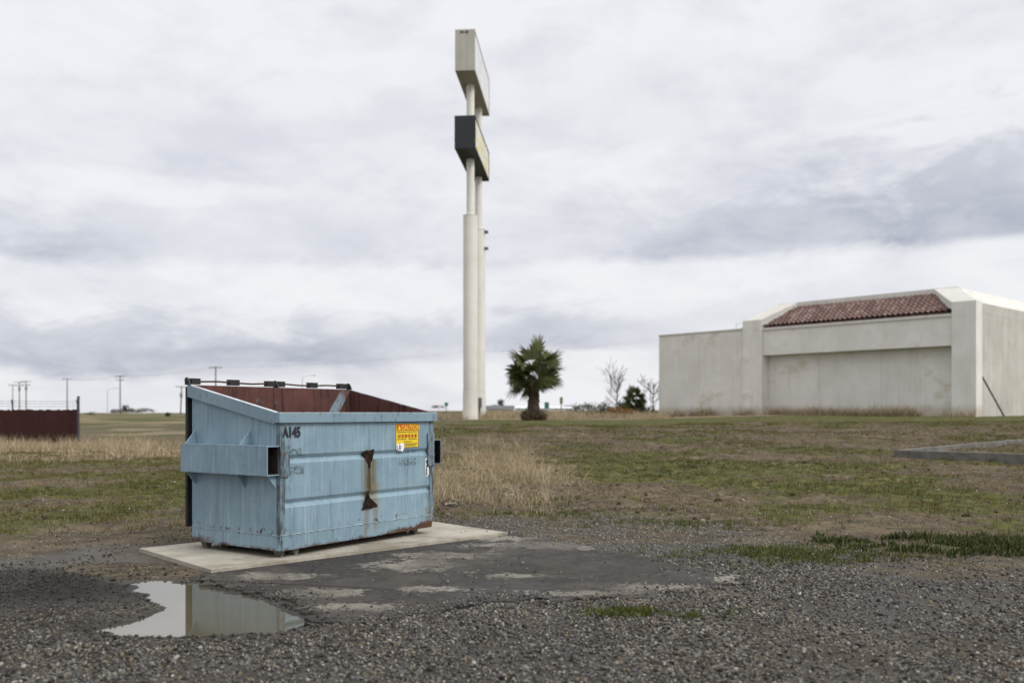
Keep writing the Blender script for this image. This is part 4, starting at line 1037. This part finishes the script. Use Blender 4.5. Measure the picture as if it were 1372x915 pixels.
# ------------------------------------------------------------------ red fence
M_FRED = None
m, t = material('red_brown_slats'); p = t.obj; x_, y_, z_ = t.sep(p)
rib = t.m('FRACT', t.m('MULTIPLY', x_, 9.0))
c = t.ramp(t.noise(t.scale(p, (2.2, 2.2, .3)), 1.5, 5, .7), [(.3, (.027, .0085, .008)), (.7, (.046, .0145, .013))])
c = t.mix(t.m('MULTIPLY', t.smooth(t.noise(p, 2.4, 5, .7), .5, .7), .4), c, (.07, .045, .03))
finish(t, c, .8, spec=.25); M_FRED = m
M_FPOST = simple('dark_steel_post', (.045, .05, .06), .6, .3)
fx1, fy = -19.95, 42.0; fL = 15.0
fz = tz(-22, 42) - .02
fr_ = empty('fence', (fx1 - fL, fy, fz), 0, 'long red brown slatted fence with barbed wire on top', 'fence')
bm = BM(); n = int(fL * 9); ft = 1.30 - fz
for i in range(n):
    xx = i * fL / n; tp = ft + random.uniform(-.045, .01) - (random.random() < .05) * .06
    box(bm, xx, xx + fL / n - .007, random.uniform(-.008, .008), .02 + random.uniform(-.004, .008), .02, tp)
obj('slat_panel', bm, M_FRED, fr_)
for xx in [fL - .12 - k * 3.0 for k in range(5)]:
    bm = BM(); cyl(bm, xx, .06, -.3, ft + .42, .035, 10); tube(bm, [(xx, .06, ft + .05), (xx, -.06, ft + .45)], .015, 6); obj('post', bm, M_FPOST, fr_)
bm = BM(); tube(bm, [(0, .05, ft - .06), (fL, .05, ft - .06)], .022, 8); tube(bm, [(0, .05, .15), (fL, .05, .15)], .022, 8); obj('rail', bm, M_FPOST, fr_)
for k, zz in enumerate((ft + .14, ft + .27, ft + .38)):
    bm = BM(); tube(bm, [(i * fL / 20, .06 - .03 * k, zz - .012 * math.sin(i % 4 / 4 * PI)) for i in range(21)], .006, 4)
    for i in range(int(fL / .3)): q = i * .3; tube(bm, [(q, .05 - .03 * k, zz - .03), (q + .02, .07 - .03 * k, zz + .03)], .004, 3)
    obj('barbed_wire', bm, M_FPOST, fr_)
px_ = (105 - CX) / F * 41.5; z0 = tz(px_, 41.5)
bm = BM(); cyl(bm, px_, 41.5, z0 - .2, H + 21 / F * 41.5, .055, 12); cyl(bm, px_, 41.5, H + 21 / F * 41.5 + .001, H + 21 / F * 41.5 + .04, .07, 12)
tag(obj('gate_post', bm, M_FPOST), 'tall dark steel post standing at the right end of the red fence', 'post')

# ------------------------------------------------------------------ utility poles, lamps, wires
M_WOOD = simple('weathered_pole_wood', (.10, .085, .07), .9, .3, 5); M_CERAM = simple('insulator_glaze', (.16, .16, .17), .3, .2); M_CAN = simple('transformer_grey', (.16, .165, .17), .5, .2); M_WIRE = simple('wire_black', (.05, .05, .055), .6, .1); M_LAMP = simple('lamp_grey', (.34, .35, .36), .5, .15)
tops = {}
def upole(px, ytop, dist, label, trans=False, yaw=0, lean=0, arm2=False, r=.17):
    x = (px - CX) / F * dist; z0 = tz(x, dist); zt = H + (HY - ytop) / F * dist; h = zt - z0
    r0 = empty('utility_pole', (x, dist, z0), yaw, label, 'utility pole', 'wooden utility poles along the horizon'); r0.rotation_euler = (0, lean, yaw)
    bm = BM(); tube(bm, [(0, 0, -.5), (0, 0, h)], [r * 1.15, r * .75], 10); obj('pole', bm, M_WOOD, r0)
    for k in range(2 if arm2 else 1):
        za = h - .35 - k * 1.1; w_ = 1.5 if k == 0 else 1.2
        bm = BM(); box(bm, -w_, w_, -.20, -.08, za, za + .15); obj('crossarm', bm, M_WOOD, r0)
        for q in (-w_ + .1, -.5, .5, w_ - .1):
            bm = BM(); cyl(bm, q, -.14, za + .151, za + .35, .06, 8); obj('insulator', bm, M_CERAM, r0)
    if trans:
        bm = BM(); cyl(bm, .0, -.48, h - 3.1, h - 1.9, .34, 12); cyl(bm, .1, -.48, h - 1.899, h - 1.6, .05, 8); obj('transformer', bm, M_CAN, r0)
    tops[px] = (Vector((x, dist, zt)), yaw)
    return r0
upole(17, 515, 330, 'leftmost utility pole above the red fence, slim with one crossarm', r=.15)
upole(26, 511, 300, 'utility pole with transformer can, left one of the close pair above the fence', True, .5, arm2=True)
upole(35, 510, 296, 'utility pole with transformer can, right one of the close pair above the fence', True, .5, arm2=True)
upole(90, 507, 300, 'wide armed utility pole rising behind the red fence near its right end')
upole(161, 503, 266, 'tall utility pole standing alone in the gap between fence and dumpster', arm2=True)
upole(289, 491, 214, 'tallest utility pole, showing above the open dumpster')
upole(242, 517, 240, 'short slightly leaning utility pole with transformer just left of the dumpster', True, .3, .035)
upole(634, 470, 160, 'utility pole hidden behind the pylon sign')
upole(1010, 439, 104, 'utility pole hidden behind the pale building')
def wire(a, b, off, sag, label, name='overhead_wire', r=.016):
    A, B = tops[a][0] + Vector((off, -.14, -.02)), tops[b][0] + Vector((off, -.14, -.02))
    bm = BM(); pts = [A.lerp(B, i / 24) - Vector((0, 0, sag * 4 * (i / 24) * (1 - i / 24))) for i in range(25)]
    tube(bm, pts, r, 4); o = obj(name, bm, M_WIRE); tag(o, label, 'wire', 'overhead wires between the utility poles')
for a, b in ((90, 161), (161, 289), (289, 634), (634, 1010)):
    nm = {90: 'behind the red fence', 161: 'left of the dumpster', 289: 'from the tallest pole towards the pylon sign', 634: 'between pylon sign and building above the palm'}[a]
    for off, wd in ((-1.4, 'farther'), (1.4, 'nearer')):
        wire(a, b, off, .8, 'thin dark overhead wire ' + nm, r={161: .015, 289: .013, 634: .006, 1010: .006}[b])
def lamp(px, ytop, dist, side, label):
    x = (px - CX) / F * dist; z0 = tz(x, dist); h = H + (HY - ytop) / F * dist - z0
    r0 = empty('street_lamp', (x, dist, z0), 0, label, 'street lamp', 'street lamps by the far road')
    bm = BM(); tube(bm, [(0, 0, -.3), (0, 0, h - .6)], [.11, .07], 10); obj('pole', bm, M_LAMP, r0)
    bm = BM(); tube(bm, [(0, 0, h - .6), (side * .7, 0, h - .15), (side * 1.8, 0, h), (side * 2.6, 0, h)], .045, 6); obj('arm', bm, M_LAMP, r0)
    bm = BM(); box(bm, *sorted((side * 2.5, side * 3.2)), -.14, .14, h - .10, h + .06); obj('lamp_head', bm, M_LAMP, r0, bevel=.03)
lamp(144, 520, 265, 1, 'thin grey street lamp left of the lone utility pole')
lamp(405, 503, 215, 1, 'thin grey street lamp with curved arm above the dumpster')

# ------------------------------------------------------------------ horizon clutter
M_BWHITE = simple('far_white_wall', (.62, .63, .64), .8, .1, .4); M_BROOF = simple('far_dark_roof', (.10, .105, .115), .8, .2, .4); M_BTAN = simple('far_tan_wall', (.34, .30, .26), .8, .15, .4); M_WINDOW = simple('far_window_glass', (.05, .06, .07), .2, .2)
def shed(px0, px1, ytop, dist, label, wall, roof, rise=.45, name='far_building', cat='building'):
    x0, x1 = (px0 - CX) / F * dist, (px1 - CX) / F * dist; w_ = x1 - x0; xm = (x0 + x1) / 2
    z0 = tz(xm, dist); h = max(2.0, H + (HY - ytop) / F * dist - z0); hw = h * (1 - rise)
    r0 = empty(name, (xm, dist, z0), 0, label, cat, 'low buildings on the horizon'); dp = min(12, w_)
    bm = BM(); box(bm, -w_ / 2, w_ / 2, 0, dp, -1, hw); obj('wall', bm, wall, r0)
    bm = BM(); prism(bm, [(-.4, hw + .003), (dp + .4, hw + .003), (dp / 2, h)], 'x', -w_ / 2 - .4, w_ / 2 + .4); obj('roof', bm, roof, r0)
    for k in range(max(2, int(w_ / 5))):
        q = -w_ / 2 + (k + .5) * w_ / max(2, int(w_ / 5)); bm = BM(); box(bm, q - .6, q + .6, -.05, -.004, hw * .45, hw * .8); obj('window', bm, M_WINDOW, r0)
shed(652, 688, 545.5, 330, 'low dark roofed shed on the horizon just right of the pylon sign', M_BTAN, M_BROOF, .7)
shed(690, 712, 544.5, 380, 'white low building on the horizon left of the palm trunk', M_BWHITE, M_BWHITE)
shed(722, 768, 545, 400, 'long white building on the horizon right of the palm trunk', M_BWHITE, M_BWHITE)
shed(757, 775, 543, 420, 'grey roofed house on the horizon behind the narrow road sign', M_BTAN, M_BROOF)
shed(148, 166, 549.5, 420, 'pale house on the horizon at the lone utility pole', M_BTAN, M_BROOF); shed(172, 190, 550, 430, 'white roofed house among trees on the left horizon', M_BWHITE, M_BTAN)
def far_tree(px, dist, w_, h, label, mat=M_FAR, n=500):
    x = (px - CX) / F * dist; r0 = empty('tree', (x, dist, tz(x, dist)), 0, label, 'tree', 'trees on the far horizon')
    leaf_cloud('crown', n, w_, w_, h * .45, h * .07, mat, r0, h * .6, 7)
    bm = BM(); tube(bm, [(0, 0, -.3), (0, 0, h * .6)], [h * .04, h * .02], 6); obj('trunk', bm, M_BARK, r0)
far_tree(671, 350, 1.9, 4.2, 'round grey green tree on the horizon right of the pylon sign'); far_tree(663, 360, 1.6, 2.6, 'small grey green tree at the left of the round far tree')
far_tree(588, 300, 2.6, 1.9, 'low dark clump of trees on the horizon beside the dumpster rim', M_SHRUB)
for q, w_, h, lb in ((168, 1.6, 3.6, 'small tree right beside the lone utility pole on the horizon'), (177, 2.2, 2.4, 'low wide tree on the left horizon between two houses'), (190, 3.4, 2.6, 'broad low tree on the left horizon right of the houses'), (199, 3.0, 2.0, 'lowest tree at the right end of the left horizon clump')):
    far_tree(q, 400, w_, h, lb)
shrub(225, 150, .55, .4, M_SHRUB, 'dark small bush in the far field left of the dumpster', 300, .1); shrub(120, 210, 1.4, .5, M_SHRUB, 'dark low bush in the far field right of the fence post', 300, .1)

M_GREEN = solid('road_sign_green', (.012, .13, .085)); M_SIGNBACK = solid('road_sign_back', (.16, .14, .07)); M_ALU = simple('sign_post_steel', (.14, .14, .14), .6, .2)
def rsign(px, y0, y1, w_, dist, mat, label, marks=True):
    x = (px - CX) / F * dist; z0 = tz(x, dist); za, zb_ = H + (HY - y1) / F * dist - z0, H + (HY - y0) / F * dist - z0; hw = w_ / F * dist / 2
    r0 = empty('road_sign', (x, dist, z0), 0, label, 'road sign')
    bm = BM(); box(bm, -hw, hw, -.03, -.005, za, zb_); o = obj('sign_panel', bm, mat, r0)
    bm = BM(); box(bm, -.05, .05, .0, .08, -.3, zb_ - .05); obj('post', bm, M_ALU, r0)
    if marks:
        bm = BM(); b = .03
        for (a0, a1, c0, c1) in ((-hw, hw, za, za + b), (-hw, hw, zb_ - b, zb_), (-hw, -hw + b, za + b, zb_ - b), (hw - b, hw, za + b, zb_ - b)): box(bm, a0, a1, -.036, -.031, c0, c1)
        obj('sign_border', bm, M_WHT, o)
rsign(598, 539, 544, 5, 130, M_GREEN, 'small green road sign left of the pylon sign')
rsign(732.5, 538.5, 548, 6.5, 90, M_GREEN, 'larger green road sign just right of the palm trunk')
rsign(752, 532, 541, 4, 95, M_SIGNBACK, 'narrow dark yellowish road sign on a thin post right of the palm', False)

# scraps of litter in the grass
M_PAPER = simple('dirty_paper', (.45, .44, .41), .8, .15, 20)
def scrap(px, py, s, label):
    z = .03
    for _ in range(4): a, b = gp(px, py, z); z = tz(a, b)
    bm = BM(); n = 5; vs = [[bm.verts.new((a + (i / (n - 1) - .5) * s + random.uniform(-.02, .02), b + (j / (n - 1) - .5) * s * .7 + random.uniform(-.02, .02), z + .01 + random.uniform(0, s * .28))) for i in range(n)] for j in range(n)]
    for j in range(n - 1):
        for i in range(n - 1): bm.faces.new((vs[j][i], vs[j][i + 1], vs[j + 1][i + 1], vs[j + 1][i]))
    bmesh.ops.solidify(bm, geom=bm.faces[:], thickness=.003)
    tag(obj('litter_scrap', bm, M_PAPER), label, 'litter', 'scraps of litter in the grass')
scrap(603, 676, .13, 'crumpled white litter in the dry grass right of the dumpster'); scrap(683, 667, .10, 'small white scrap at the right edge of the dry grass'); scrap(655, 564, .35, 'white scrap at the foot of the pylon sign')

# ------------------------------------------------------------------ camera
cam = bpy.data.cameras.new('camera'); co = bpy.data.objects.new('camera', cam); COL.objects.link(co)
co.location = (0, 0, H); co.rotation_euler = (PI / 2, 0, 0)
cam.sensor_width = 36; cam.lens = F / 1372 * 36; cam.shift_y = (HY - 457.5) / 1372
cam.clip_start = .05; cam.clip_end = 9000
cam.dof.use_dof = True; cam.dof.focus_distance = 7.3; cam.dof.aperture_fstop = 1.8
scene.camera = co

# ------------------------------------------------------------------ light
sun_el, sun_dir = rad(42), Vector((.78, -.52, 0)).normalized()
sd = Vector((sun_dir.x * math.cos(sun_el), sun_dir.y * math.cos(sun_el), math.sin(sun_el)))
L = bpy.data.lights.new('sun', 'SUN'); L.energy = 1.5; L.angle = rad(22); L.color = (1, .965, .92)
lo = bpy.data.objects.new('sun', L); COL.objects.link(lo); lo.rotation_euler = sd.to_track_quat('Z', 'Y').to_euler()
w = bpy.data.worlds.new('World'); scene.world = w; w.use_nodes = True
t = NT(w.node_tree); bg = t.N['Background']
sky = t.n('ShaderNodeTexSky', sky_type='NISHITA'); sky.sun_disc = False; sky.sun_elevation = sun_el; sky.sun_rotation = math.atan2(sd.x, sd.y); sky.dust_density = 3
dirv = t.n('ShaderNodeTexCoord').outputs['Generated']
x, y, z = t.sep(dirv)
az = t.m('MULTIPLY', t.m('ARCTAN2', x, y), 180 / PI); el = t.m('MULTIPLY', t.m('ARCSINE', z), 180 / PI)
den = t.m('ADD', t.m('MAXIMUM', z, 0.0), .13)
cb = t.n('ShaderNodeCombineXYZ'); t.put(cb.inputs[0], t.m('DIVIDE', x, den)); t.put(cb.inputs[1], t.m('DIVIDE', y, den))
P = cb.outputs[0]
c2 = t.n('ShaderNodeCombineXYZ'); t.put(c2.inputs[0], t.m('MULTIPLY', az, .075)); t.put(c2.inputs[1], t.m('MULTIPLY', el, .17)); A = c2.outputs[0]
nA = t.noise(A, 1.3, 7, .58, .25); nB = t.noise(A, 4.0, 6, .6, .3); nP = t.noise(P, 1.1, 6, .55)
wob = t.m('MULTIPLY', t.m('SUBTRACT', nB, .5), 1.0); wob2 = t.m('MULTIPLY', t.m('SUBTRACT', nA, .5), 1.0)
def band(a0, sa, e0, se, amp, sharp=1.0, wl=6.0, we=4.0):
    da = t.m('DIVIDE', t.m('SUBTRACT', t.m('ADD', az, t.m('MULTIPLY', wob2, wl)), a0), sa)
    de = t.m('DIVIDE', t.m('SUBTRACT', t.m('ADD', el, t.m('MULTIPLY', t.m('ADD', wob, t.m('MULTIPLY', wob2, .7)), we)), e0), se)
    g = t.m('POWER', 2.718, t.m('MULTIPLY', t.m('ADD', t.m('POWER', t.m('ABSOLUTE', da), 2.0), t.m('POWER', t.m('ABSOLUTE', de), 2.0 * sharp)), -1.0))
    return t.m('MULTIPLY', g, amp)
nC = t.noise(A, 2.1, 8, .62, .35)
def bank(a0, sa, eb, hh, amp):                       # cloud bank: flat base, ragged fading top
    da = t.m('DIVIDE', t.m('SUBTRACT', t.m('ADD', az, t.m('MULTIPLY', wob2, 12.0)), a0), sa)
    e1 = t.m('ADD', el, t.m('MULTIPLY', wob2, 2.2)); e2 = t.m('ADD', el, t.m('MULTIPLY', t.m('SUBTRACT', nC, .5), hh * 2.6))
    lo_ = t.smooth(e1, eb - .35, eb + .5); hi_ = t.m('SUBTRACT', 1.0, t.smooth(e2, eb + hh * .25, eb + hh))
    g = t.m('POWER', 2.718, t.m('MULTIPLY', t.m('MULTIPLY', da, da), -1.0))
    return t.m('MULTIPLY', t.m('MULTIPLY', g, amp), t.m('MULTIPLY', lo_, hi_))
dk = bank(-28, 15, 2.2, 4.6, .72)
for args in ((-11, 9, 3.0, 3.6, .50), (3, 8, 3.9, 3.2, .60), (-27, 9, 8.6, 4.0, .48), (25, 11, 9.6, 7.5, .82), (10, 8, 9.3, 5.0, .42), (-8, 12, 9.0, 5.0, .22), (-20, 14, 13.5, 6, .20), (6, 14, 16, 6, .14), (16, 7, 5.2, 2.4, .25)):
    dk = t.m('ADD', dk, bank(*args))
gen = t.m('MULTIPLY', t.smooth(nA, .42, .66), .20)
gen = t.m('ADD', gen, t.m('MULTIPLY', t.smooth(nC, .45, .7), .12))
gen = t.m('ADD', gen, t.m('MULTIPLY', t.smooth(nP, .45, .7), t.m('MULTIPLY', t.smooth(el, 26, 40), .25)))
dk = t.m('ADD', t.m('MULTIPLY', dk, t.m('ADD', .9, t.m('MULTIPLY', t.m('SUBTRACT', nC, .5), 1.6))), gen, clamp=True)
cl = t.mix(dk, (7.45, 7.5, 7.75), (3.35, 3.6, 4.4))
zen = t.m('ADD', 1.0, t.m('MULTIPLY', t.smooth(el, 24, 50), .55))
glow = t.m('MAXIMUM', t.vm('DOT_PRODUCT', dirv, tuple(sd)), 0.0)
glow = t.m('ADD', 1.0, t.m('MULTIPLY', t.m('POWER', glow, 3.0), .55))
mul = t.n('ShaderNodeVectorMath', operation='SCALE'); t.put(mul.inputs[0], cl); t.put(mul.inputs[3], t.m('MULTIPLY', glow, zen))
col = t.mix(.94, sky.outputs[0], mul.outputs[0])
t.put(bg.inputs[0], col); bg.inputs[1].default_value = .10

scene.view_settings.view_transform = 'Standard'; scene.view_settings.look = 'None'
scene.view_settings.exposure = 0.3; scene.view_settings.gamma = 1
scene.render.engine = 'CYCLES'
scene.cycles.max_bounces = 6; scene.cycles.use_denoising = True
